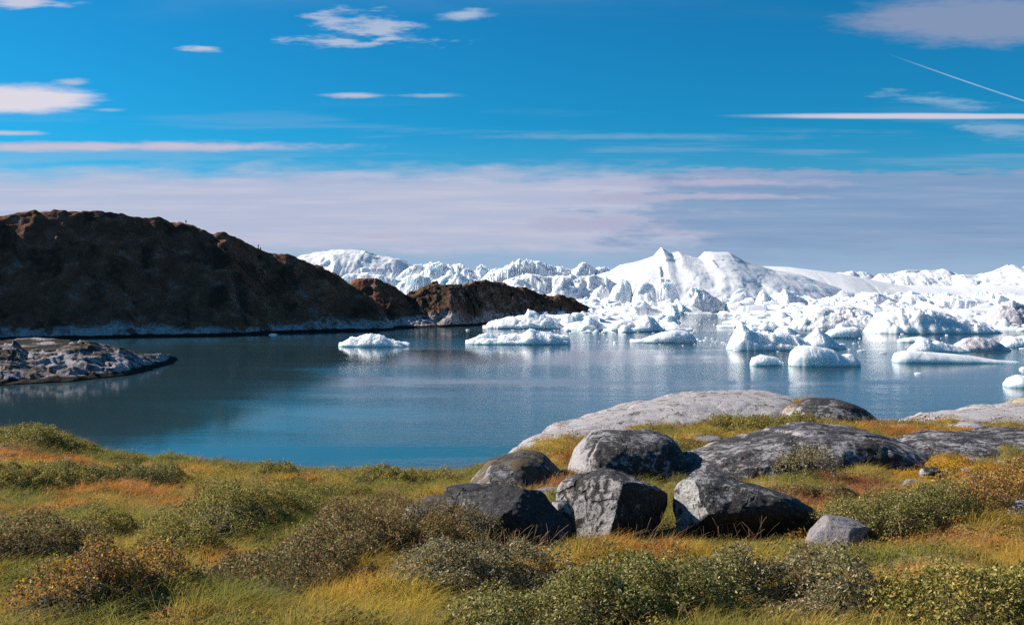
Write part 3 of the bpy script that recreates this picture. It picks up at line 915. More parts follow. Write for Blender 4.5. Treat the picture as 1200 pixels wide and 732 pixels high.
# ------------------------------------------------------------------ shrubs
def leaves_mesh(name, c, n, L, Wd, cols, rng):
    """c centres, n normals; folded diamond leaves"""
    k = len(c)
    r = rng.normal(size=(k, 3))
    a = np.cross(n, r)
    a /= np.linalg.norm(a, axis=1)[:, None] + 1e-9
    s = np.cross(n, a)
    L, Wd = L[:, None], Wd[:, None]
    v = np.stack([c - a * L * 0.5, c + s * Wd * 0.5 + n * Wd * 0.18 - a * L * 0.05, c + a * L * 0.5, c - s * Wd * 0.5 + n * Wd * 0.18 - a * L * 0.05], 1).reshape(-1, 3)
    i = np.arange(k * 4).reshape(k, 4)
    me = mesh_from(name, v, i, False)
    set_col(me, 'leafcol', np.repeat(cols, 4, axis=0))
    return me


PAL = {
    'willow': [((0.22, 0.215, 0.055), 5), ((0.34, 0.30, 0.10), 4), ((0.11, 0.11, 0.032), 4), ((0.46, 0.41, 0.20), 1.6), ((0.34, 0.18, 0.08), 0.8)],
    'birch': [((0.30, 0.19, 0.06), 4), ((0.58, 0.34, 0.04), 3.5), ((0.20, 0.16, 0.05), 4), ((0.52, 0.16, 0.05), 1.4), ((0.24, 0.11, 0.09), 2.5), ((0.46, 0.34, 0.17), 2)],
    'heath': [((0.26, 0.20, 0.07), 5), ((0.15, 0.125, 0.045), 4), ((0.33, 0.21, 0.10), 2.5), ((0.40, 0.19, 0.08), 1.3), ((0.42, 0.35, 0.17), 2)],
    'olive': [((0.32, 0.27, 0.065), 5), ((0.20, 0.18, 0.045), 4), ((0.46, 0.38, 0.13), 2.5), ((0.50, 0.22, 0.06), 0.5)],
    'grey': [((0.29, 0.25, 0.12), 5), ((0.15, 0.13, 0.055), 4), ((0.46, 0.40, 0.25), 2.6), ((0.36, 0.20, 0.11), 1.2)],
}
SHRUBS = []
_leafdens = 1.0


def shrub(label, A, B, radius, height, pal, seed, leaf=0.022, cat='shrub', name='willow_shrub', tuft=0.0, dens=1.0):
    """low mound of leaves along a line on the ground from pixel A to pixel B"""
    rng = np.random.default_rng(seed)
    ax, ay = hit(*A)
    bx, by = hit(*B)
    ln = math.hypot(bx - ax, by - ay)
    SHRUBS.append((ax, ay, bx, by, radius))
    area = math.pi * radius ** 2 + 2 * radius * ln
    N = int(min(42000 if ln > 3 else 32000, dens * area * 2.9 / (leaf * leaf * 0.45)))
    # random points of the capsule
    N0 = N * 3
    t = rng.random(N0)
    o = rng.uniform(-1.1, 1.1, (N0, 2)) * radius
    px_ = ax + (bx - ax) * t + o[:, 0]
    py_ = ay + (by - ay) * t + o[:, 1]
    tt = np.clip(((px_ - ax) * (bx - ax) + (py_ - ay) * (by - ay)) / max(ln * ln, 1e-6), 0, 1)
    q = np.hypot(px_ - ax - (bx - ax) * tt, py_ - ay - (by - ay) * tt) / radius
    q = q + 0.42 * fbm(px_ * 1.6 / max(radius, .3), py_ * 1.6 / max(radius, .3), seed * 1.7, 3)
    ok = np.where((q < 1) & (rng.random(N * 3) < 0.38 + 0.62 * np.clip(q, 0, 1) ** 3))[0][:N]
    x, y, q = px_[ok], py_[ok], np.clip(q[ok], 0, 1)
    N = len(x)
    def rise(x, y, q):
        cl = fbm(x * 3.2, y * 3.2, seed * 0.9, 4, 0.6)
        lob, f1, f2 = cells(x * 3.6, y * 3.6, seed, 0.2)
        return height * np.sqrt(np.clip(1 - q ** 2.2, 0, 1)) * (0.80 + 0.9 * cl + 0.60 * (0.45 - f1))

    top = rise(x, y, q)
    depth = rng.random(N) ** 1.7
    g = ground_z(x, y)
    z = g + np.maximum(top, 0.03) * (1 - 0.42 * depth) + rng.normal(0, 0.012, N) + tuft * (rng.random(N) < 0.05) * rng.random(N) * 0.1
    # the core
    ux, uy = ((bx - ax) / ln, (by - ay) / ln) if ln > 1e-6 else (1, 0)
    su, sv = np.linspace(-radius * 1.3, ln + radius * 1.3, 46), np.linspace(-radius * 1.3, radius * 1.3, 30)
    SU, SV = np.meshgrid(su, sv, indexing='ij')
    gx, gy = ax + ux * SU - uy * SV, ay + uy * SU + ux * SV
    tu = np.clip(SU, 0, ln)
    gq = np.hypot(SU - tu, SV) / radius + 0.42 * fbm(gx * 1.6 / max(radius, .3), gy * 1.6 / max(radius, .3), seed * 1.7, 3)
    gz = ground_z(gx, gy) + np.where(gq < 0.97, 0.52 * rise(gx, gy, np.clip(gq, 0, 1)), 0) - 0.05
    core = np.stack([gx, gy, gz], -1).reshape(-1, 3)
    c = np.stack([x, y, z], -1)
    n = rng.normal(size=(N, 3)) * 0.75 + np.array([0, 0, 0.75])
    n += np.stack([(x - (ax + bx) / 2), (y - (ay + by) / 2), 0 * x], -1) * 0.25 / max(radius, 0.2)
    n /= np.linalg.norm(n, axis=1)[:, None]
    c += n * 0.02 * rng.random((N, 1))
    L = leaf * 0.88 * rng.uniform(0.7, 1.5, N)
    Wd = L * rng.uniform(0.42, 0.62, N)
    pc = np.array([p[0] for p in PAL[pal]])
    pw = np.array([p[1] for p in PAL[pal]], float)
    idx = rng.choice(len(pc), N, p=pw / pw.sum())
    cols = pc[idx] * rng.uniform(0.65, 1.25, (N, 1)) * 1.02
    base = Vector(((ax + bx) / 2, (ay + by) / 2, float(ground_z((ax + bx) / 2, (ay + by) / 2))))
    root = empty(name, base, label, cat)
    me = leaves_mesh('foliage', c - np.array(base), n, L, Wd, cols, rng)
    obj('foliage', me, M_LEAF, root, kind='stuff')
    core = core - np.array(base)
    if dens >= 1:
        obj('twig_mass', mesh_from('twig_mass', core, grid_faces(46, 30), True), M_CORE, root)
    # twigs
    K = int(min(300, 40 + 40 * area))
    pick = rng.choice(N, K)
    tip = c[pick] + rng.normal(0, 0.02, (K, 3))
    tip[:, 2] = g[pick] + (tip[:, 2] - g[pick]) * 0.6
    foot = np.stack([tip[:, 0] * 0.75 + 0.25 * base.x + rng.normal(0, 0.05, K), tip[:, 1] * 0.75 + 0.25 * base.y + rng.normal(0, 0.05, K), tip[:, 2] * 0], -1)
    near = np.hypot(foot[:, 0] - tip[:, 0], foot[:, 1] - tip[:, 1]) > 0.35
    foot[near, :2] = tip[near, :2] + (foot[near, :2] - tip[near, :2]) * 0.2
    foot[:, 2] = ground_z(foot[:, 0], foot[:, 1]) - 0.02
    rad = 0.0028
    ang = np.array([0, 2.1, 4.2])
    ring = np.stack([np.cos(ang), np.sin(ang), 0 * ang], -1)
    v = np.concatenate([foot[:, None] + ring * rad, tip[:, None] + ring * rad * 0.4], 1) - np.array(base)
    o6 = np.arange(K)[:, None] * 6
    fa = np.concatenate([o6 + np.array([[0, 1, 4, 3]]), o6 + np.array([[1, 2, 5, 4]]), o6 + np.array([[2, 0, 3, 5]])], 0)
    obj('twigs', mesh_from('twigs', v.reshape(-1, 3), fa, False), M_TWIG, root, kind='stuff')


shrub('bronze and yellow leaved dwarf birch cushion at the lower left', (85, 716), (170, 706), 0.32, 0.29, 'birch', 1, 0.023, name='dwarf_birch')
shrub('broad olive willow mat above the orange hollow, left of centre', (230, 634), (345, 607), 0.58, 0.34, 'olive', 2, 0.026)
shrub('long mound of brown and olive heath running from lower left up to the dark rocks', (300, 700), (470, 612), 0.38, 0.30, 'heath', 3, 0.024, cat='heath', name='heath_mound')
shrub('brown heath cushion in front of the leftmost dark rock', (478, 640), (545, 640), 0.42, 0.40, 'heath', 4, 0.022, cat='heath', name='heath_mound')
shrub('grey green willow below the big dark rounded boulder', (520, 690), (610, 684), 0.40, 0.26, 'grey', 5, 0.022)
shrub('large grey green willow thicket along the bottom, right of centre', (620, 730), (800, 718), 0.50, 0.27, 'willow', 6, 0.021)
shrub('tall clump of silvery willow at the bottom, top end of the thicket', (850, 716), (945, 720), 0.40, 0.26, 'grey', 7, 0.022)
shrub('dense green willow mound behind the small lilac grey rock', (1010, 622), (1090, 624), 0.52, 0.38, 'willow', 8, 0.023)
shrub('green willow with red leaves climbing the rock at the right edge', (1145, 618), (1215, 606), 0.58, 0.50, 'birch', 9, 0.024)
shrub('dark leafy sprig growing against the long lichen ridge', (930, 570), (960, 572), 0.38, 0.55, 'grey', 10, 0.036, dens=0.5, tuft=1.0)
shrub('green willow cushion on the skyline below the pale whaleback', (870, 503), (915, 506), 0.95, 0.42, 'olive', 11, 0.045)
shrub('dark green willow mat under the left skyline', (95, 562), (170, 566), 0.80, 0.32, 'willow', 12, 0.036)
shrub('low willow mat at the left edge below the orange sedge', (-15, 570), (70, 566), 0.75, 0.32, 'olive', 13, 0.036)
shrub('grass-topped hummock on the left skyline', (20, 520), (70, 522), 1.0, 0.36, 'olive', 14, 0.045)
shrub('yellow green willow at the bottom right corner', (1120, 732), (1215, 722), 0.46, 0.22, 'olive', 15, 0.022)
shrub('small olive willow mat near the left edge, halfway down the meadow', (70, 634), (110, 630), 0.45, 0.26, 'olive', 16, 0.024)
shrub('small green willow tuft on the water side of the meadow', (318, 560), (332, 560), 0.45, 0.34, 'olive', 17, 0.04)
shrub('low olive willow in mid meadow behind the broad mat', (330, 590), (400, 582), 0.55, 0.30, 'olive', 18, 0.030)
shrub('green willow fringe on the far rim in the middle of the meadow', (440, 566), (500, 566), 0.6, 0.30, 'olive', 20, 0.036)
shrub('dark heath hummock among grass at the far left bottom', (-20, 668), (40, 660), 0.5, 0.34, 'heath', 21, 0.024, cat='heath', name='heath_mound')
shrub('dark low willow between the birch cushion and the broad mat', (205, 652), (225, 656), 0.30, 0.24, 'olive', 22, 0.024)
shrub('willow fringe right of the dense green mound, under the moss', (1100, 598), (1150, 590), 0.6, 0.34, 'willow', 23, 0.028)
shrub('russet heath between the boulders and the long lichen ridge', (880, 588), (990, 584), 0.5, 0.18, 'heath', 24, 0.026, cat='heath', name='heath_mound')

# ------------------------------------------------------------------ grass and ground cover (instanced)
def blade_tuft(name, n, hgt, spread, width, lean, rng, seg=3, seeds=False):
    V, Fc = [], []
    for i in range(n):
        a = rng.uniform(0, 2 * math.pi)
        r = spread * math.sqrt(rng.random())
        bx, by = r * math.cos(a), r * math.sin(a)
        h = hgt * rng.uniform(0.5, 1.15)
        la = a + rng.normal(0, 0.7)
        out = lean * rng.uniform(0.3, 1.2) * h
        dxx, dyy = math.cos(la) * out + 0.22 * h, math.sin(la) * out
        wa = rng.uniform(0, math.pi)
        wx, wy = math.cos(wa) * width / 2, math.sin(wa) * width / 2
        b0 = len(V)
        for s in range(seg + 1):
            t = s / seg
            cx, cy = bx + dxx * t * t, by + dyy * t * t
            cz = h * (t - 0.28 * t * t * min(1.5, lean * 2))
            k = (1 - t * 0.85)
            if seeds and t > 0.7:
                k = 1.1
            V += [(cx - wx * k, cy - wy * k, cz), (cx + wx * k, cy + wy * k, cz)]
        for s in range(seg):
            q = b0 + s * 2
            Fc.append((q, q + 1, q + 3, q + 2))
    return mesh_from(name, V, Fc, False)


def sprig(name, n, hgt, spread, leaf, rng):
    c, nn = [], []
    for i in range(n):
        a = rng.uniform(0, 6.28)
        r = spread * math.sqrt(rng.random())
        c.append((r * math.cos(a), r * math.sin(a), hgt * (1 - (r / spread) ** 2 * 0.7) * rng.uniform(0.35, 1.0)))
        v = np.array([math.cos(a) * 0.5, math.sin(a) * 0.5, 0.5]) + rng.normal(0, 0.6, 3)
        nn.append(v / np.linalg.norm(v))
    L = leaf * rng.uniform(0.7, 1.4, n)
    me = leaves_mesh(name, np.array(c), np.array(nn), L, L * 0.5, np.ones((n, 3)), rng)
    return me


def hidden_kit(name, meshes, mat):
    c = bpy.data.collections.new(name)
    for i, me in enumerate(meshes):
        me.materials.append(mat)
        o = bpy.data.objects.new(name + '_source', me)
        c.objects.link(o)
    return c


def scatter(name, kit, pts, rot, scl, idx, tint):
    me = bpy.data.meshes.new(name)
    n = len(pts)
    me.vertices.add(n)
    me.vertices.foreach_set('co', np.asarray(pts, np.float32).ravel())
    for nm, ty, key, dat in (('rot', 'FLOAT_VECTOR', 'vector', rot), ('scl', 'FLOAT_VECTOR', 'vector', scl)):
        a = me.attributes.new(nm, ty, 'POINT')
        a.data.foreach_set(key, np.asarray(dat, np.float32).ravel())
    a = me.attributes.new('idx', 'INT', 'POINT')
    a.data.foreach_set('value', np.asarray(idx, np.int32))
    set_col(me, 'tint', tint)
    o = obj(name, me, None, kind='stuff')
    g = bpy.data.node_groups.new(name, 'GeometryNodeTree')
    g.interface.new_socket('Geometry', in_out='INPUT', socket_type='NodeSocketGeometry')
    g.interface.new_socket('Geometry', in_out='OUTPUT', socket_type='NodeSocketGeometry')
    gi, go = g.nodes.new('NodeGroupInput'), g.nodes.new('NodeGroupOutput')
    ci = g.nodes.new('GeometryNodeCollectionInfo')
    ci.inputs[0].default_value = kit
    ci.inputs[1].default_value = True
    ci.inputs[2].default_value = True
    ip = g.nodes.new('GeometryNodeInstanceOnPoints')
    ip.inputs['Pick Instance'].default_value = True

    def attr(nm, ty):
        q = g.nodes.new('GeometryNodeInputNamedAttribute')
        q.data_type = ty
        q.inputs[0].default_value = nm
        return [s for s in q.outputs if s.enabled and s.name == 'Attribute'][0]
    e2r = g.nodes.new('FunctionNodeEulerToRotation')
    g.links.new(attr('rot', 'FLOAT_VECTOR'), e2r.inputs[0])
    g.links.new(gi.outputs[0], ip.inputs['Points'])
    g.links.new(ci.outputs[0], ip.inputs['Instance'])
    g.links.new(attr('idx', 'INT'), ip.inputs['Instance Index'])
    g.links.new(e2r.outputs[0], ip.inputs['Rotation'])
    g.links.new(attr('scl', 'FLOAT_VECTOR'), ip.inputs['Scale'])
    g.links.new(ip.outputs[0], go.inputs[0])
    md = o.modifiers.new('instances', 'NODES')
    md.node_group = g
    return o


def in_shrub(x, y, f=1.0):
    m = np.zeros(x.shape, bool)
    for ax, ay, bx, by, r in SHRUBS:
        ln = max((bx - ax) ** 2 + (by - ay) ** 2, 1e-6)
        t = np.clip(((x - ax) * (bx - ax) + (y - ay) * (by - ay)) / ln, 0, 1)
        m |= np.hypot(x - ax - (bx - ax) * t, y - ay - (by - ay) * t) < r * f
    return m


def wedge_points(N, rng, d0=2.6, d1=33.0, bias=1.25):
    u = rng.random(N)
    d = (d0 ** (2 - bias + 1e-9) + u * (d1 ** (2 - bias) - d0 ** (2 - bias))) ** (1 / (2 - bias))
    px = rng.uniform(-170, 1370, N)
    return (px - 600) / F * d, d


def on_soil(x, y, allow=0.0, rng=None):
    z = ground_z(x, y)
    keep = np.ones(len(x), bool)
    for i in range(len(x)):
        r, rz = rock_over(float(x[i]), float(y[i]), float(z[i]))
        if r:
            keep[i] = False
    return keep, z


def build_grass():
    rng = np.random.default_rng(5)
    near = [blade_tuft('grass_tuft', 24, 0.25, 0.075, 0.0042, 0.62, rng) for _ in range(7)]
    kit = hidden_kit('grass_kit', near, M_BLADE)
    x, y = wedge_points(40000, rng)
    dens = fbm(x * 0.8, y * 0.8, 60.0, 4, 0.55)
    keep = (dens + rng.normal(0, 0.2, len(x)) > -0.22)
    keep &= ~(in_shrub(x, y, 0.72) & (rng.random(len(x)) > 0.22))
    x, y = x[keep], y[keep]
    for (cx, cy, rx, ry, k) in _pw:
        if k == 6:
            kk = (np.hypot((x - cx) / rx, (y - cy) / ry) > 0.95) | (rng.random(len(x)) < 0.12)
            x, y = x[kk], y[kk]
    k2, z = on_soil(x, y)
    x, y, z = x[k2], y[k2], z[k2]
    n = len(x)
    hs = 0.75 + 0.5 * fbm(x * 0.6, y * 0.6, 70.0, 3) + rng.normal(0, 0.16, n)
    hs = np.clip(hs, 0.35, 1.5) * (0.72 + 0.014 * y)
    for bx, by, br in ((1.05, 9.4, 1.0), (2.3, 9.3, 1.2), (0.0, 8.6, 1.1), (3.0, 8.5, 0.7)):
        hs = hs * (1 - 0.5 * np.exp(-(((x - bx) / br) ** 2 + ((y - by) / 1.0) ** 2) ** 2))
    ws = 0.95 + 0.035 * y
    rot = np.stack([rng.normal(0, 0.12, n), rng.normal(0.1, 0.12, n), rng.uniform(0, 6.28, n) * 0 + rng.normal(0, 0.5, n)], -1)
    scl = np.stack([ws, ws, hs], -1)
    tint = plant_colour(x, y, rng) * rng.uniform(0.72, 1.28, (n, 1))
    scatter('grass', kit, np.stack([x, y, z - 0.02], -1), rot, scl, rng.integers(0, 7, n), tint)

    # orange tufts rooted in the crack between whaleback and dark dome
    q = np.linspace(0, 1, 46)
    qx, qy, qz = [], [], []
    for t_ in q:
        p = P(918 + 30 * t_ + rng.normal(0, 4), 490 - 22 * t_, 29.2 + 2.2 * t_ + rng.normal(0, 0.15))
        h_ = BVH.ray_cast(Vector((p.x, p.y, p.z + 4)), Vector((0, 0, -1)), 9)
        if h_[0] is not None:
            qx.append(p.x); qy.append(p.y); qz.append(h_[0].z - 0.03)
    m_ = len(qx)
    scatter('crack_grass', kit, np.stack([qx, qy, qz], -1), rng.normal(0, 0.2, (m_, 3)), np.tile([1.8, 1.8, 0.7], (m_, 1)) * rng.uniform(0.7, 1.2, (m_, 1)), rng.integers(0, 7, m_), KC[rng.choice([2, 3, 3], m_)] * rng.uniform(0.6, 1.1, (m_, 1)))

    # low leafy ground cover between the tufts
    sp = [sprig('heath_sprig', 46, 0.075, 0.10, 0.016, rng) for _ in range(5)]
    kit2 = hidden_kit('heath_kit', sp, M_BLADE)
    x, y = wedge_points(26000, rng)
    pat = fbm(x * 0.7, y * 0.55, 80.0, 4, 0.55)
    keep = pat + rng.normal(0, 0.12, len(x)) > -0.05
    keep &= ~(in_shrub(x, y, 0.8) & (rng.random(len(x)) > 0.15))
    x, y = x[keep], y[keep]
    k2, z = on_soil(x, y)
    x, y, z = x[k2], y[k2], z[k2]
    n = len(x)
    s = (0.8 + 0.05 * y) * rng.uniform(0.7, 1.3, n)
    pc = plant_colour(x, y, rng)
    dk = rng.random(n)
    tint = np.where((dk < 0.45)[:, None], KC[5] * 1.6, np.where((dk < 0.62)[:, None], KC[4] * 0.8, pc * 0.85)) * rng.uniform(0.7, 1.35, (n, 1))
    rot = np.stack([rng.normal(0, 0.1, n), rng.normal(0, 0.1, n), rng.uniform(0, 6.28, n)], -1)
    scatter('ground_cover', kit2, np.stack([x, y, z - 0.015], -1), rot, np.stack([s, s, s * rng.uniform(0.7, 1.4, n)], -1), rng.integers(0, 5, n), tint)

    # cushions of moss, yellow and orange
    x, y, cc = [], [], []
    for (cx, cy, rx, ry, k) in _pw:
        if k == 6 or (k == 4):
            m = int(520 * max(1, rx * ry / 1.0))
            a, r = rng.uniform(0, 6.28, m), np.sqrt(rng.random(m)) * 1.1
            x.append(cx + np.cos(a) * r * rx)
            y.append(cy + np.sin(a) * r * ry)
            cc.append(np.tile(KC[k], (m, 1)))
    x, y, cc = np.concatenate(x), np.concatenate(y), np.concatenate(cc)
    keep = fbm(x * 1.8, y * 1.4, 90.0, 3) > -0.12
    x, y, cc = x[keep], y[keep], cc[keep]
    k2, z = on_soil(x, y)
    x, y, z, cc = x[k2], y[k2], z[k2], cc[k2]
    n = len(x)
    sp = [sprig('moss_cushion', 60, 0.07, 0.10, 0.014, rng) for _ in range(4)]
    kit3 = hidden_kit('moss_kit', sp, M_BLADE)
    s = rng.uniform(0.7, 1.25, n)
    jit = rng.random((n, 1))
    tint = np.where(jit < 0.22, KC[4] * 0.9, cc) * rng.uniform(0.6, 1.25, (n, 1))
    scatter('moss', kit3, np.stack([x, y, z - 0.01], -1), np.stack([0 * x, 0 * x, rng.uniform(0, 6.28, n)], -1), np.stack([s, s, s * 1.1], -1), rng.integers(0, 4, n), tint)

    # seeding stalks, thickest along the rim and before the dark boulders
    st = [blade_tuft('grass_stalk', 6, 0.34, 0.10, 0.0022, 0.32, rng, 5, True) for _ in range(5)]
    kit4 = hidden_kit('stalk_kit', st, M_BLADE)
    x, y = wedge_points(1500, rng, 7.5, 30, 0.8)
    keep = fbm(x * 0.5, y * 0.5, 95.0, 3) > 0.05
    x, y = x[keep], y[keep]
    ex, ey = [], []
    for (px, py, rx, m) in ((600, 652, 40, 26), (772, 622, 10, 12), (560, 640, 40, 16), (50, 512, 60, 40), (300, 552, 150, 60), (480, 556, 60, 40), (1000, 500, 60, 50), (1120, 650, 80, 25)):
        for _ in range(m):
            h = hit(px + rng.normal(0, rx * 0.6), py + rng.normal(0, 3))
            ex.append(h[0])
            ey.append(h[1])
    x, y = np.concatenate([x, ex]), np.concatenate([y, ey])
    k2, z = on_soil(x, y)
    x, y, z = x[k2], y[k2], z[k2]
    n = len(x)
    s = rng.uniform(0.6, 1.1, n)
    wv = s * (1 + 0.04 * y)
    tint = np.where(rng.random((n, 1)) < 0.5, np.array([0.46, 0.31, 0.13]), np.array([0.38, 0.22, 0.12])) * rng.uniform(0.7, 1.2, (n, 1))
    scatter('seed_grass', kit4, np.stack([x, y, z - 0.02], -1), np.stack([rng.normal(0, 0.1, n), rng.normal(0.12, 0.1, n), rng.normal(0, 0.5, n)], -1),
            np.stack([wv, wv, s], -1), rng.integers(0, 5, n), tint)


build_grass()

# ------------------------------------------------------------------ icebergs
def iceberg(prof, label, df=None, wl=None, depth=0.7, vc=0.5, k=2.0, cliff=0.25, cell=5.0, amp=0.22, rough=0.05, seed=1, mat=None, res=1.25, cat='iceberg', group=None, name='iceberg', fl=0.0, minh=1.0):
    """prof: crest line in photo pixels; df or wl: distance of the near waterline in metres / its photo row"""
    prof = np.array(prof, float)
    if df is None:
        df = EYE * F / (wl - HOR)
    w_px = prof[-1, 0] - prof[0, 0]
    width = w_px / F * df
    dep = width * depth
    dc = df + dep * vc
    amp *= 0.8 if df > 600 else 1.0
    nu = int(np.clip(w_px * res, 26, 380))
    nv = int(np.clip(nu * min(1.0, depth) * 0.62, 16, 130))
    u = np.linspace(0, 1, nu)
    px = prof[0, 0] + w_px * u
    top = np.interp(px, prof[:, 0], prof[:, 1])
    H = np.maximum(EYE - (top - HOR) / F * dc, minh)
    xs = (px - 600) / F * dc
    nse = fbm(u * 4, 0 * u, seed * 3.7, 4)
    ends = np.sqrt(np.clip(1 - np.abs(2 * u - 1) ** 3.0, 0, 1))
    hd = (0.18 + 0.82 * ends) * (1 + 0.25 * nse)
    v = np.concatenate([[0, 0.006], np.linspace(0.02, 0.98, nv - 4), [0.994, 1.0]])
    U, V = np.meshgrid(u, v, indexing='ij')
    vcv = np.clip(vc + 0.10 * fbm(u * 3, 0 * u + 3.3, seed * 1.9, 3), 0.2, 0.8)[:, None]
    t = np.where(V < vcv, 1 - V / vcv, (V - vcv) / (1 - vcv))
    cs = 1 - np.clip(t, 0, 1) ** k
    cs = cliff + (1 - cliff) * cs
    y = df + dep * 0.5 + dep * (V - 0.5) * hd[:, None] + (dc - df - dep * 0.5) * (1 - hd[:, None])
    x = xs[:, None] + 0 * V
    Hm = float(np.mean(H))
    kn = np.hanning(max(3, int(nu * 0.30) | 1))
    kn /= kn.sum()
    Hs = np.convolve(np.pad(H, len(kn) // 2, mode='edge'), kn, 'valid')[:, None]
    sz = cell / max(width, dep)
    wx = x + 0.25 / sz * 0.5 * fbm(x * sz, y * sz, seed + 1.0, 3)
    wy = y + 0.25 / sz * 0.5 * fbm(x * sz + 9, y * sz, seed + 2.0, 3)
    c1, f1, f2 = cells(wx * sz * 0.8, wy * sz * 0.8, seed, 0.9)
    c2, g1, g2 = cells(wx * sz * 2.3, wy * sz * 2.3, seed + 9, 0.9)
    c3, _, _ = cells(wx * sz * 5.6, wy * sz * 5.6, seed + 19, 0.9)
    nn = fbm(x * sz * 3, y * sz * 3, seed + 5.0, 5, 0.55)
    n_lo = fbm(x * sz * 2.2, y * sz * 2.2, seed + 5.0, 3, 0.45)
    crest = cs ** 5
    low = 1 - 0.80 * crest
    h = (Hs * cs + (H[:, None] - Hs) * cs ** 3.5) if df > 800 else H[:, None] * cs
    rel = amp * ((c1 - 0.55) * 1.3 + (c2 - 0.5) * 0.45 + (c3 - 0.5) * 0.07) * low + rough * n_lo
    h = h * (1 + rel) + Hm * rel * 0.35 * np.minimum(1, np.minimum(V, 1 - V) * 8)
    if fl:   # fluted, melt-cut cliff
        h = h - H[:, None] * fl * np.abs(np.sin(x * sz * 26 + 3 * nn)) * (1 - crest) * 0.5
    h = np.maximum(h, 0.25)
    h[:, 0] = -1.2
    h[:, -1] = -1.2
    h[0, :] = -1.2
    h[-1, :] = -1.2
    jit = 0.045 * dep * np.clip(1 - cs, 0, 1) * fbm(x * sz * 2, y * sz * 2, seed + 31.0, 4)
    y = y + jit
    loc = Vector((float(xs.mean()), df + dep * 0.5, 0))
    me = mesh_from(name, (np.stack([x, y, h], -1) - np.array(loc)).reshape(-1, 3), grid_faces(nu, nv), False)
    me.polygons.foreach_set('use_smooth', np.full(len(me.polygons), w_px > 150, bool))
    return obj(name, me, mat or M_ICE, label=label, cat=cat, group=group, loc=loc)


# far row
iceberg([(330, 330), (343, 308), (352, 300), (373, 295), (407, 293), (430, 295), (447, 300), (467, 303), (483, 310), (500, 316), (515, 330)],
        'far rounded ice dome with a blue notch, just right of the hill', df=1500, depth=0.8, k=2.2, cliff=0.1, amp=0.06, cell=6, seed=11, rough=0.03)
iceberg([(462, 330), (480, 314), (500, 309), (520, 305), (527, 309), (540, 308), (547, 314), (560, 316), (573, 317), (585, 330)],
        'far craggy ice ridge between the rounded dome and the spired berg', df=1420, depth=0.7, k=1.4, cliff=0.2, amp=0.34, cell=9, seed=12)
iceberg([(560, 330), (573, 317), (585, 314), (593, 312), (603, 309), (609, 303), (613, 305), (623, 305), (632, 309), (640, 310), (652, 313), (660, 312), (670, 322)],
        'far spired iceberg with a fluted cliff above the headland', df=1300, depth=0.6, vc=0.4, k=2.4, cliff=0.35, amp=0.25, cell=10, seed=13, fl=0.5)
iceberg([(650, 330), (663, 316), (675, 314), (682, 309), (685, 307), (690, 310), (697, 313), (713, 315), (724, 318), (736, 330)],
        'small pointed far berg between the spired one and the great white massif', df=1320, depth=0.7, k=1.6, cliff=0.3, amp=0.28, cell=7, seed=14, fl=0.3)
iceberg([(672, 345), (700, 322), (715, 318), (727, 310), (736, 308), (750, 305), (766, 300), (774.5, 290), (780, 293), (785, 297), (794, 295), (804, 299), (811, 301), (818, 302), (825, 295), (853, 295), (867, 302), (890, 310), (904, 315), (937, 321), (985, 338)],
        'great white ice massif with a sharp peak, highest in the ice field', df=860, depth=0.62, vc=0.62, k=1.5, cliff=0.10, amp=0.03, cell=6, seed=15, rough=0.02, res=1.25)
iceberg([(860, 330), (890, 312), (904, 312), (925, 313), (960, 317.5), (985, 321), (1010, 326), (1050, 334), (1090, 335), (1150, 334), (1230, 334), (1300, 345)],
        'long smooth white ice slope right of the massif', df=1000, depth=0.4, vc=0.6, k=1.7, cliff=0.05, amp=0.03, cell=4, seed=16, rough=0.02)
iceberg([(960, 335), (975, 320), (1000, 318), (1015, 319.5), (1030, 325), (1048, 330), (1062, 340)],
        'far berg with a blue shaded right slope, left one behind the smooth slope', df=1450, depth=0.8, k=1.3, cliff=0.0, amp=0.12, cell=4, seed=17)
iceberg([(1010, 335), (1030, 321), (1045, 319), (1075, 317), (1095, 316), (1106, 315), (1118, 319), (1130, 325), (1136, 335)],
        'far berg with a bright blue curved face on its right, behind the smooth slope', df=1350, depth=0.8, vc=0.55, k=1.4, cliff=0.1, amp=0.14, cell=4, seed=18)
iceberg([(1100, 335), (1115, 323), (1125, 321), (1140, 322), (1160, 320), (1175, 314), (1185, 310), (1200, 311), (1225, 309), (1260, 318), (1300, 338)],
        'far white peak at the right edge of the ice field', df=1300, depth=0.8, k=1.3, cliff=0.05, amp=0.16, cell=6, seed=19)
# second row, left
iceberg([(380, 340), (400, 324), (415, 321), (432, 321), (450, 323), (470, 328), (486, 342)], 'low flat blue berg under the far rounded dome', df=1000, depth=0.6, k=3, cliff=0.4, amp=0.2, cell=5, seed=21)
iceberg([(455, 348), (470, 328), (490, 322), (510, 326), (535, 320), (552, 328), (575, 330), (590, 345)], 'broken white rubble berg right behind the headland crest', df=900, depth=0.5, k=1.6, cliff=0.2, amp=0.38, cell=8, seed=22)
iceberg([(572, 350), (590, 328), (612, 322), (640, 324), (655, 320), (680, 326), (700, 324), (718, 332), (730, 352)], 'long broken berg above the right end of the headland', df=880, depth=0.5, k=1.8, cliff=0.25, amp=0.36, cell=9, seed=23)
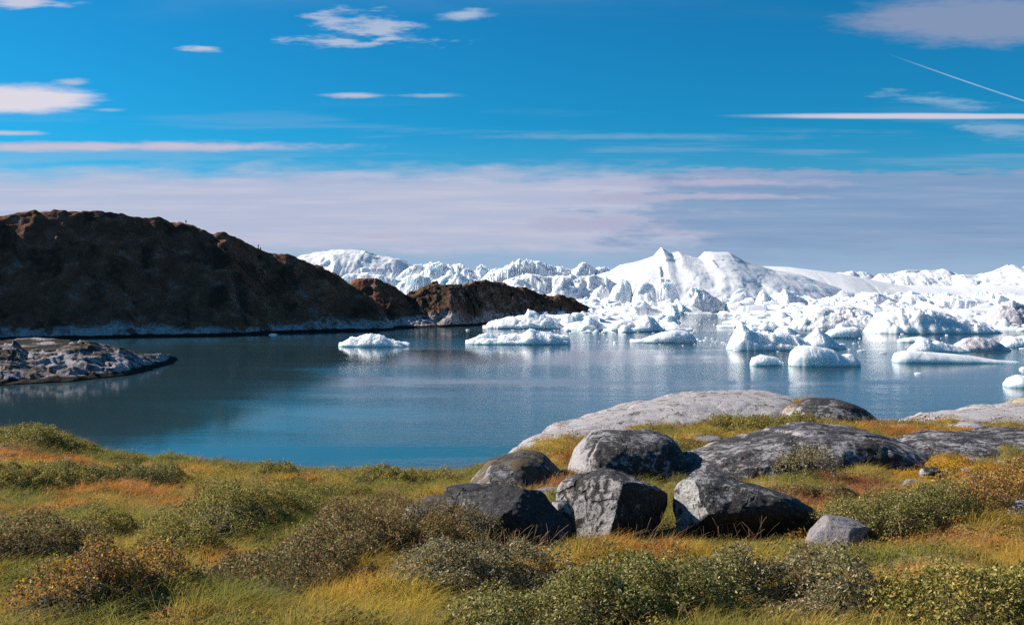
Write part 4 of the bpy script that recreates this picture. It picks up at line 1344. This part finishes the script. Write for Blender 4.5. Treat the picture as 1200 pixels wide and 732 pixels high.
# second row, middle: blue-sided bergs under the massif
iceberg([(690, 352), (697, 340), (704, 335), (712, 338), (718, 350)], 'smallest of three blue-sided lumps left below the massif', df=760, depth=0.9, k=1.8, cliff=0.2, amp=0.2, cell=3, seed=24)
iceberg([(712, 352), (718, 338), (726, 329), (733, 328), (739, 333), (742, 350)], 'rounded blue-faced lump, middle of three left below the massif', df=740, depth=0.9, vc=0.6, k=2.4, cliff=0.3, amp=0.16, cell=3, seed=25)
iceberg([(738, 352), (745, 338), (755, 331), (766, 333), (774, 324), (784, 327), (791, 334), (796, 350)], 'widest blue-shaded lump, right of three left below the massif', df=730, depth=0.8, k=1.8, cliff=0.25, amp=0.22, cell=4, seed=26)
iceberg([(792, 368), (796, 355), (803, 347), (809, 339), (815, 336), (822, 338), (830, 344), (838, 348), (846, 354), (851, 366)], 'craggy grey-stained berg beside the ice channel', wl=367.5, depth=0.8, k=1.5, cliff=0.35, amp=0.32, cell=6, seed=27, mat=M_ICE_DIRTY)
iceberg([(848, 368), (852, 354), (862, 354.5), (872, 358), (880, 361), (882, 368)], 'low square blue-shaded ice block right of the grey-stained berg', wl=367.5, depth=0.8, k=4, cliff=0.6, amp=0.14, cell=3, seed=28)
iceberg([(852, 366), (858, 347), (866, 339), (872, 338), (878, 346), (888, 352), (898, 364)], 'small pointed berg behind the square blue block', df=700, depth=0.8, k=1.5, cliff=0.3, amp=0.26, cell=5, seed=29)
iceberg([(878, 372), (884, 356), (890, 343), (894, 340), (900, 345), (908, 352), (918, 360), (926, 372)], 'sharp tilted berg with a long blue right flank', wl=369, depth=0.7, k=1.4, cliff=0.3, amp=0.18, cell=4, seed=30)
iceberg([(908, 370), (914, 346), (919, 338), (926, 341), (936, 348), (946, 352), (952, 368)], 'second tilted berg with a blue right flank, right of the sharp one', wl=368, depth=0.8, k=1.5, cliff=0.3, amp=0.22, cell=4, seed=31)
# second row, right
iceberg([(985, 362), (1000, 349), (1012, 343), (1024, 342), (1036, 345), (1050, 352), (1058, 362)], 'domed berg with blue shade below the smooth slope', df=740, depth=0.8, k=2.0, cliff=0.15, amp=0.14, cell=4, seed=32)
iceberg([(1052, 364), (1057, 352), (1062, 346), (1078, 345), (1085, 351), (1094, 362)], 'tilted ice block with a plain blue face below the smooth slope', df=720, depth=0.8, k=2.8, cliff=0.4, amp=0.12, cell=2.5, seed=33)
iceberg([(1092, 366), (1104, 352), (1122, 349), (1140, 350), (1156, 353), (1166, 364)], 'rounded berg with a blue dimple on its right end', df=700, depth=0.8, k=2.0, cliff=0.2, amp=0.18, cell=4, seed=34)
iceberg([(1150, 378), (1162, 366), (1172, 357), (1185, 354), (1200, 358), (1225, 352), (1260, 380)], 'pink-stained dirty berg at the right edge', wl=386, depth=0.6, k=1.8, cliff=0.25, amp=0.28, cell=6, seed=35, mat=M_ICE_PINK)
iceberg([(925, 388), (935, 370), (952, 364), (975, 362), (1000, 359), (1012, 362), (1025, 370), (1040, 376), (1056, 382), (1060, 388)], 'white rubble berg with a cracked grey tip on its right', wl=388, depth=0.55, k=1.7, cliff=0.25, amp=0.24, cell=8, seed=36, mat=M_ICE_DIRTY)
iceberg([(1015, 390), (1028, 368), (1050, 360), (1080, 361), (1105, 366), (1130, 372), (1150, 378), (1168, 391)], 'broad bumpy rubble berg lining the far shore of open water', wl=391.5, depth=0.6, k=1.9, cliff=0.2, amp=0.24, cell=10, seed=37)
iceberg([(1100, 384), (1112, 368), (1135, 362), (1160, 365), (1178, 374), (1186, 384)], 'white hummocky berg behind the broad rubble berg', df=520, depth=0.6, k=1.9, cliff=0.2, amp=0.26, cell=7, seed=38)
# near row
iceberg([(565, 386), (572, 378), (590, 373), (605, 371), (617, 368), (619, 363.5), (624, 364.5), (640, 370), (652, 374), (662, 380), (668, 386)], 'knobbed white berg lying along the headland shore', wl=385.5, depth=0.6, k=1.9, cliff=0.3, amp=0.26, cell=8, seed=41, rough=0.1)
iceberg([(652, 385), (658, 374), (664, 368.5), (672, 369), (678, 378), (684, 385)], 'small blue-capped berg at the tip of the headland', wl=385, depth=0.8, k=2.2, cliff=0.35, amp=0.24, cell=4, seed=42)
iceberg([(676, 389), (684, 374), (690, 370.5), (697, 374), (706, 379), (715, 389)], 'pointed white berg between the headland tip and the blue wedge', wl=388, depth=0.7, k=1.6, cliff=0.3, amp=0.28, cell=5, seed=43)
iceberg([(706, 390), (716, 379), (730, 375), (742, 377), (752, 372), (758, 369), (766, 371), (772, 379), (780, 388)], 'white berg with a blue wedge beside the ice channel', wl=389, depth=0.6, k=1.7, cliff=0.35, amp=0.24, cell=6, seed=44)
iceberg([(772, 392), (780, 384), (790, 381), (800, 384), (812, 392)], 'low ice block just behind the flat tongue floe', df=400, depth=0.6, k=2, cliff=0.4, amp=0.24, cell=4, seed=45)
iceberg([(738, 402), (756, 396), (775, 390), (790, 386.5), (805, 388), (813, 393), (816, 402)], 'flat tongue floe ending in a squared block at the channel mouth', wl=402, depth=0.5, vc=0.5, k=3, cliff=0.5, amp=0.2, cell=6, seed=46)
iceberg([(545, 404), (550, 397.5), (562, 393), (572, 391), (585, 394), (600, 392), (612, 391), (621, 385), (632, 389), (645, 388), (656, 392), (666, 394), (669, 402)], 'long jagged floe in front of the knobbed berg', wl=404, depth=0.4, k=1.6, cliff=0.35, amp=0.34, cell=11, seed=47, rough=0.12)
iceberg([(397, 406), (401, 401), (410, 396), (418, 396), (426, 392), (436, 391), (446, 393), (454, 397), (468, 400), (480, 405)], 'lone white floe on the left, below the dark knoll', wl=406.5, depth=0.45, k=1.6, cliff=0.3, amp=0.34, cell=9, seed=48, rough=0.12)
iceberg([(852, 410), (857, 395), (863, 384), (867, 377), (872, 382), (886, 388), (902, 390), (915, 389), (930, 392), (944, 400), (956, 410)], 'large near rubble berg with a small horn on its left', wl=411, depth=0.55, k=1.7, cliff=0.3, amp=0.26, cell=8, seed=49, rough=0.09)
iceberg([(932, 410), (942, 396), (952, 388), (957, 382), (962, 388), (972, 394), (980, 401), (990, 410)], 'sharp blue fin rising behind the scooped white floe', wl=409, depth=0.7, k=1.2, cliff=0.3, amp=0.2, cell=4, seed=50)
iceberg([(905, 392), (926, 384), (945, 378), (958, 383), (972, 392)], 'blue-grey berg behind the large near rubble berg', df=420, depth=0.6, k=1.6, cliff=0.3, amp=0.26, cell=5, seed=51)
iceberg([(962, 396), (975, 386), (990, 384), (1003, 383), (1008, 390), (1009, 396)], 'flat dark-sided block on the far side of the scooped floe', wl=396, depth=0.6, k=4, cliff=0.65, amp=0.1, cell=3, seed=52)
iceberg([(925, 424), (927, 412), (934, 406.5), (948, 405), (962, 407), (975, 410), (985, 416), (997, 415), (1004, 420), (1007, 430)], 'scooped white floe with a dark undercut right end', wl=430, depth=0.55, k=2.6, cliff=0.45, amp=0.14, cell=4, seed=53)
iceberg([(879, 428), (881, 419), (892, 416), (903, 417), (912, 419), (918, 427)], 'small white floe left of the scooped one', wl=429, depth=0.6, k=2.6, cliff=0.45, amp=0.16, cell=3, seed=54)
iceberg([(1048, 420), (1051, 413), (1062, 411), (1085, 412), (1110, 414), (1140, 417), (1165, 421), (1192, 425)], 'wide low wet ice shelf carrying a white hump', wl=426, depth=0.36, vc=0.4, k=3, cliff=0.35, amp=0.06, cell=4, seed=55, minh=0.3)
iceberg([(1064, 416), (1068, 405), (1076, 398.5), (1084, 397), (1092, 401), (1100, 400), (1112, 403), (1124, 406), (1134, 412), (1136, 416)], 'white hump standing on the wide low ice shelf', df=268, depth=0.35, k=2.0, cliff=0.3, amp=0.26, cell=6, seed=56)
iceberg([(1116, 410), (1122, 402), (1132, 396), (1145, 395), (1160, 397), (1172, 402), (1182, 411)], 'pink-grey rounded berg behind the wide low shelf', wl=412, depth=0.6, k=2.0, cliff=0.3, amp=0.16, cell=6, seed=57, mat=M_ICE_PINK)
iceberg([(1172, 407), (1178, 396), (1184, 393.5), (1190, 395), (1205, 392), (1230, 396), (1240, 407)], 'fluted white berg at the right edge above the low shelf', wl=407.5, depth=0.5, k=3, cliff=0.5, amp=0.16, cell=6, seed=58, fl=0.3)
iceberg([(1178, 453), (1182, 443), (1190, 439), (1205, 441), (1230, 440), (1245, 453)], 'nearest white floe cut by the right edge', wl=455, depth=0.6, k=2.4, cliff=0.4, amp=0.16, cell=4, seed=59)
iceberg([(1052, 400), (1062, 396), (1078, 394), (1090, 397), (1096, 401)], 'thin flat floe in the open water behind the white hump', wl=401.5, depth=0.5, k=3, cliff=0.5, amp=0.16, cell=4, seed=60)
iceberg([(840, 392), (850, 384), (862, 378), (874, 380), (886, 390)], 'low white berg behind the horned rubble berg', df=430, depth=0.6, k=1.8, cliff=0.3, amp=0.24, cell=5, seed=61)
iceberg([(315, 392), (318, 390.5), (322, 390.5), (325, 392.5)], 'tiny white ice scrap close under the dark hill shore', wl=392.6, depth=0.6, seed=62, cell=2, minh=0.3, mat=M_ICE_BRASH, name='ice_scrap', cat='ice')
iceberg([(1072, 438), (1074, 436), (1078, 436), (1080, 438)], 'tiny white ice scrap in open water below the wide low shelf', wl=438.5, depth=0.8, seed=63, cell=2, minh=0.3, mat=M_ICE_BRASH, name='ice_scrap', cat='ice')
iceberg([(1195, 432), (1198, 429.5), (1204, 430), (1208, 433)], 'small ice scrap at the right edge above the nearest floe', wl=433.5, depth=0.8, seed=64, cell=2, minh=0.3, mat=M_ICE_BRASH, name='ice_scrap', cat='ice')


def chunk_mesh(seed):
    v, f = ICO[3]
    rng = np.random.default_rng(seed)
    p = v.copy()
    for _ in range(9):
        n = rng.normal(size=3)
        n[2] = abs(n[2]) * 0.8
        n /= np.linalg.norm(n)
        dd = rng.uniform(0.35, 0.8)
        p = p - n * (np.maximum(0, p @ n - dd) * 0.95)[:, None]
    p = p * (1 + 0.10 * fbm(p[:, 0] * 2, p[:, 1] * 2, p[:, 2] * 2 + seed, 4))[:, None]
    return mesh_from('ice_chunk', p, f, False)


def brash_z(PX, D):
    x = (PX - 600) / F * D
    c1, f1, f2 = cells(x * 0.045, D * 0.02, 5, 0.8)
    c2, g1, g2 = cells(x * 0.13, D * 0.06, 6, 0.9)
    n = fbm(x * 0.02, D * 0.008, 2.2, 5)
    e0 = np.interp(PX, [560, 600, 640, 690, 780, 800, 855, 880, 960, 1010, 1200], [900, 600, 430, 400, 405, 610, 640, 450, 440, 410, 395])
    edge = sstep(0, 60, D - e0 + 60 * n)
    gap = 1
    far = sstep(420, 900, D)
    z = (-1.0 + edge * (1.5 + (2.6 + 3.0 * far) * np.clip(c1, 0, 1.3) ** 2 + 1.2 * c2 + 2.0 * n + 2.0 * far))
    return z


def brash():
    """crushed ice that fills the fjord between the bergs"""
    px = np.linspace(300, 1420, 520)
    d = np.geomspace(380, 1900, 210)
    PX, D = np.meshgrid(px, d, indexing='ij')
    x = (PX - 600) / F * D
    z = brash_z(PX, D)
    me = mesh_from('brash_ice', np.stack([x, D, z], -1).reshape(-1, 3), grid_faces(len(px), len(d)), False)
    obj('brash_ice', me, M_ICE, kind='stuff')


brash()


def far_cover():
    """one search tree over far land and ice, to keep loose blocks out of places where nothing of them would show"""
    V, Fq, n = [], [], 0
    for o in COL.objects:
        if o.type == 'MESH' and o.name.split('.')[0] in ('iceberg', 'headland', 'hill', 'brash_ice'):
            me = o.data
            v = np.empty(len(me.vertices) * 3, np.float32)
            me.vertices.foreach_get('co', v)
            f = np.empty(len(me.loops), np.int32)
            me.loops.foreach_get('vertex_index', f)
            V.append(v.reshape(-1, 3) + np.array(o.location))
            Fq.append(f.reshape(-1, 4) + n)
            n += len(me.vertices)
    return BVHTree.FromPolygons(np.concatenate(V).tolist(), np.concatenate(Fq).tolist())


def build_chunks():
    rng = np.random.default_rng(77)
    ms = [chunk_mesh(200 + i) for i in range(10)]
    for m in ms:
        m.materials.append(M_ICE)
    zones = [  # px0, px1, row0, row1 of waterline, count, size range m
        (470, 730, 351, 362, 52, 3.0, 7.5), (690, 860, 352, 366, 45, 2.0, 5.5), (850, 1230, 352, 370, 60, 2.5, 7.0),
        (860, 1010, 372, 394, 50, 1.2, 4.6), (665, 790, 371, 390, 50, 1.2, 4.2), (1000, 1220, 376, 388, 36, 1.5, 4.0)]
    cover, eye = far_cover(), Vector((0, 0, EYE))
    for (a, b, r0, r1, n, s0, s1) in zones:
        for i in range(n):
            for attempt in range(25):
                row = rng.uniform(r0, r1)
                d = EYE * F / (row - HOR)
                px = rng.uniform(a, b)
                s = s0 + (s1 - s0) * rng.random() ** 2.2
                bz = max(0.0, float(brash_z(np.array([[px]]), np.array([[d]]))[0, 0]))
                aim = Vector(((px - 600) / F * d, d - s * 0.4, bz + 0.45 * s)) - eye
                if cover.ray_cast(eye, aim.normalized(), aim.length - 0.6 * s)[0] is None:
                    break
            else:
                continue
            o = bpy.data.objects.new('ice_chunk', ms[rng.integers(0, 10)])
            o.location = ((px - 600) / F * d, d, bz + s * rng.uniform(-0.1, 0.3))
            o.rotation_euler = (0, 0, rng.uniform(0, 6.28))
            o.scale = (s * rng.uniform(0.9, 1.7), s * rng.uniform(0.8, 1.3), s * rng.uniform(0.55, 1.0))
            o['label'] = 'loose white ice block heaped among the crowded icebergs'
            o['category'] = 'ice block'
            o['group'] = 'loose ice blocks between the icebergs'
            COL.objects.link(o)


build_chunks()


def small_brash():
    rng = np.random.default_rng(3)
    v0, f0 = ICO[2]
    V, Fc, k = [], [], 0
    for (a, b, r0, r1, n) in ((860, 1010, 392, 412, 40), (545, 700, 386, 402, 24), (1000, 1200, 388, 414, 30), (690, 860, 366, 392, 110), (700, 860, 396, 405, 40)):
        for i in range(n):
            row = r0 + (r1 - r0) * rng.random()
            d = EYE * F / (row - HOR)
            px = rng.uniform(a, b)
            s = rng.uniform(0.12, 0.5) * (0.3 if row > 480 else 1)
            p = v0 * (s * np.array([rng.uniform(1, 2.2), rng.uniform(1, 1.6), rng.uniform(0.4, 0.9)])) * rng.uniform(0.8, 1.2, (len(v0), 1))
            V.append(p + np.array([(px - 600) / F * d, d, 0.02]))
            Fc.append(f0 + k)
            k += len(v0)
    me = mesh_from('brash_ice', np.concatenate(V), np.concatenate(Fc), False)
    obj('brash_ice', me, M_ICE_BRASH, kind='stuff')


small_brash()

# ------------------------------------------------------------------ people on the hill
def skin_mesh(name, verts, edges, root=0, sub=1):
    me = bpy.data.meshes.new(name)
    me.from_pydata([v[:3] for v in verts], edges, [])
    o = bpy.data.objects.new(name, me)
    COL.objects.link(o)
    md = o.modifiers.new('skin', 'SKIN')
    md.use_smooth_shade = True
    for i, v in enumerate(verts):
        sv_ = me.skin_vertices[0].data[i]
        sv_.radius = (v[3], v[3] * (v[4] if len(v) > 4 else 1))
        sv_.use_root = (i == root)
    if sub:
        o.modifiers.new('sub', 'SUBSURF').levels = sub
        o.modifiers['sub'].render_levels = sub
    dg = bpy.context.evaluated_depsgraph_get()
    ev = o.evaluated_get(dg)
    m2 = bpy.data.meshes.new_from_object(ev)
    bpy.data.objects.remove(o)
    m2.name = name
    return m2


def plain(name, c, rough=0.8):
    m, t = material(name)
    n = t.noise(t.obj, 14.0, 3, 0.6)
    t.put(t.b.inputs['Base Color'], t.mix(n, tuple(x * 0.75 for x in c), tuple(x * 1.2 for x in c)))
    t.b.inputs['Roughness'].default_value = rough
    return m


M_SKIN = plain('skin', (0.42, 0.26, 0.19), 0.6)
M_HAIR = plain('hair', (0.03, 0.02, 0.015))
M_TROUSERS = plain('trousers', (0.02, 0.022, 0.03))


def person(label, at, jacket, facing, pose='stand'):
    """one continuous body; jacket, trousers and hair lie over it"""
    if pose == 'stand':
        hip, knee, foot = 0.90, 0.49, 0.06
        legs = [[(s * 0.10, 0, 0.86), (s * 0.12, -0.02, knee), (s * 0.13, 0.02, foot + 0.03), (s * 0.14, -0.16, foot - 0.02)] for s in (-1, 1)]
        arms = [[(s * 0.19, 0, 1.42), (s * 0.33, 0.03, 1.20), (s * 0.24, -0.14, 1.05), (s * 0.18, -0.20, 1.04)] for s in (-1, 1)]
    else:
        hip = 0.12
        legs = [[(s * 0.10, -0.05, 0.12), (s * 0.13, -0.42, 0.42), (s * 0.13, -0.60, 0.07), (s * 0.14, -0.76, 0.04)] for s in (-1, 1)]
        arms = [[(s * 0.19, 0, 0.62), (s * 0.27, -0.08, 0.36), (s * 0.15, -0.32, 0.40), (s * 0.10, -0.40, 0.41)] for s in (-1, 1)]
    tz = hip
    core = [(0, 0, tz, 0.13), (0, 0, tz + 0.22, 0.125), (0, 0, tz + 0.45, 0.15), (0, -0.01, tz + 0.58, 0.06), (0, -0.03, tz + 0.68, 0.085), (0, -0.03, tz + 0.79, 0.08)]
    V = list(core)
    E = [(i, i + 1) for i in range(5)]
    V.append((0, -0.125, tz + 0.69, 0.018))   # nose
    E.append((4, 6))
    for s in (-1, 1):
        V.append((s * 0.095, -0.02, tz + 0.70, 0.02))  # ears
        E.append((4, len(V) - 1))
    for L in legs:
        b = len(V)
        for p, r in zip(L, (0.085, 0.06, 0.045, 0.035)):
            V.append((*p, r))
        E += [(0, b), (b, b + 1), (b + 1, b + 2), (b + 2, b + 3)]
    hands = []
    for A in arms:
        b = len(V)
        for p, r in zip(A, (0.06, 0.043, 0.032, 0.035)):
            V.append((*p, r))
        E += [(2, b), (b, b + 1), (b + 1, b + 2), (b + 2, b + 3)]
        dirv = Vector(A[3]) - Vector(A[2])
        dirv.normalize()
        for f in range(5):
            off = Vector((0.0, 0, 0.03 - 0.016 * f)) if f < 4 else Vector((0.03 if A[0][0] < 0 else -0.03, 0, 0.02))
            ln = (0.075, 0.085, 0.08, 0.06, 0.05)[f]
            q = Vector(A[3]) + off + dirv * 0.04
            q2 = q + dirv * ln + Vector((0, 0, -0.02))
            V += [(*q, 0.011), (*q2, 0.009)]
            E += [(b + 3, len(V) - 2), (len(V) - 2, len(V) - 1)]
    body = obj('person', skin_mesh('person', V, E), M_SKIN, label=label, cat='person', loc=at)
    body.rotation_euler = (0, 0, facing)
    JV = [(0, 0, tz - 0.04, 0.165), (0, 0, tz + 0.22, 0.155), (0, 0, tz + 0.44, 0.175), (0, 0, tz + 0.55, 0.085)]
    JE = [(0, 1), (1, 2), (2, 3)]
    for A in arms:
        b = len(JV)
        for p, r in zip(A[:3], (0.085, 0.065, 0.05)):
            JV.append((*p, r))
        JE += [(2, b), (b, b + 1), (b + 1, b + 2)]
    obj('jacket', skin_mesh('jacket', JV, JE), jacket, body)
    TV = [(0, 0, tz, 0.15)]
    TE = []
    for L in legs:
        b = len(TV)
        for p, r in zip(L[:3], (0.105, 0.08, 0.06)):
            TV.append((*p, r))
        TE += [(0, b), (b, b + 1), (b + 1, b + 2)]
    obj('trousers', skin_mesh('trousers', TV, TE), M_TROUSERS, body)
    obj('hair', skin_mesh('hair', [(0, 0.01, tz + 0.72, 0.085), (0, -0.015, tz + 0.81, 0.088)], [(0, 1)]), M_HAIR, body)
    return body


dgr = bpy.context.evaluated_depsgraph_get()
_hb = BVHTree.FromObject(hill, dgr)


def hill_point(px, py):
    """first point of the hill under its skyline in this direction"""
    best = None
    for row in np.arange(py - 8, py + 14, 0.25):
        v = Vector(((px - 600) / F, 1, -(row - HOR) / F)).normalized()
        h = _hb.ray_cast(Vector((0, 0, EYE)), v, 2000)
        if h[0] is not None:
            return h[0] + Vector((0, 1.0, -0.05))
    return P(px, py, 430)


person('standing hiker in dark clothes on top of the hill skyline', hill_point(217, 262), plain('jacket', (0.03, 0.035, 0.045)), R(20))
person('lower hiker standing on the hill skyline above the rocky step', hill_point(302, 290), plain('jacket', (0.035, 0.04, 0.06)), R(-30))
person('hiker sitting on the hill skyline beside the lower standing one', hill_point(304.7, 291), plain('jacket', (0.02, 0.02, 0.025)), R(10), 'sit')
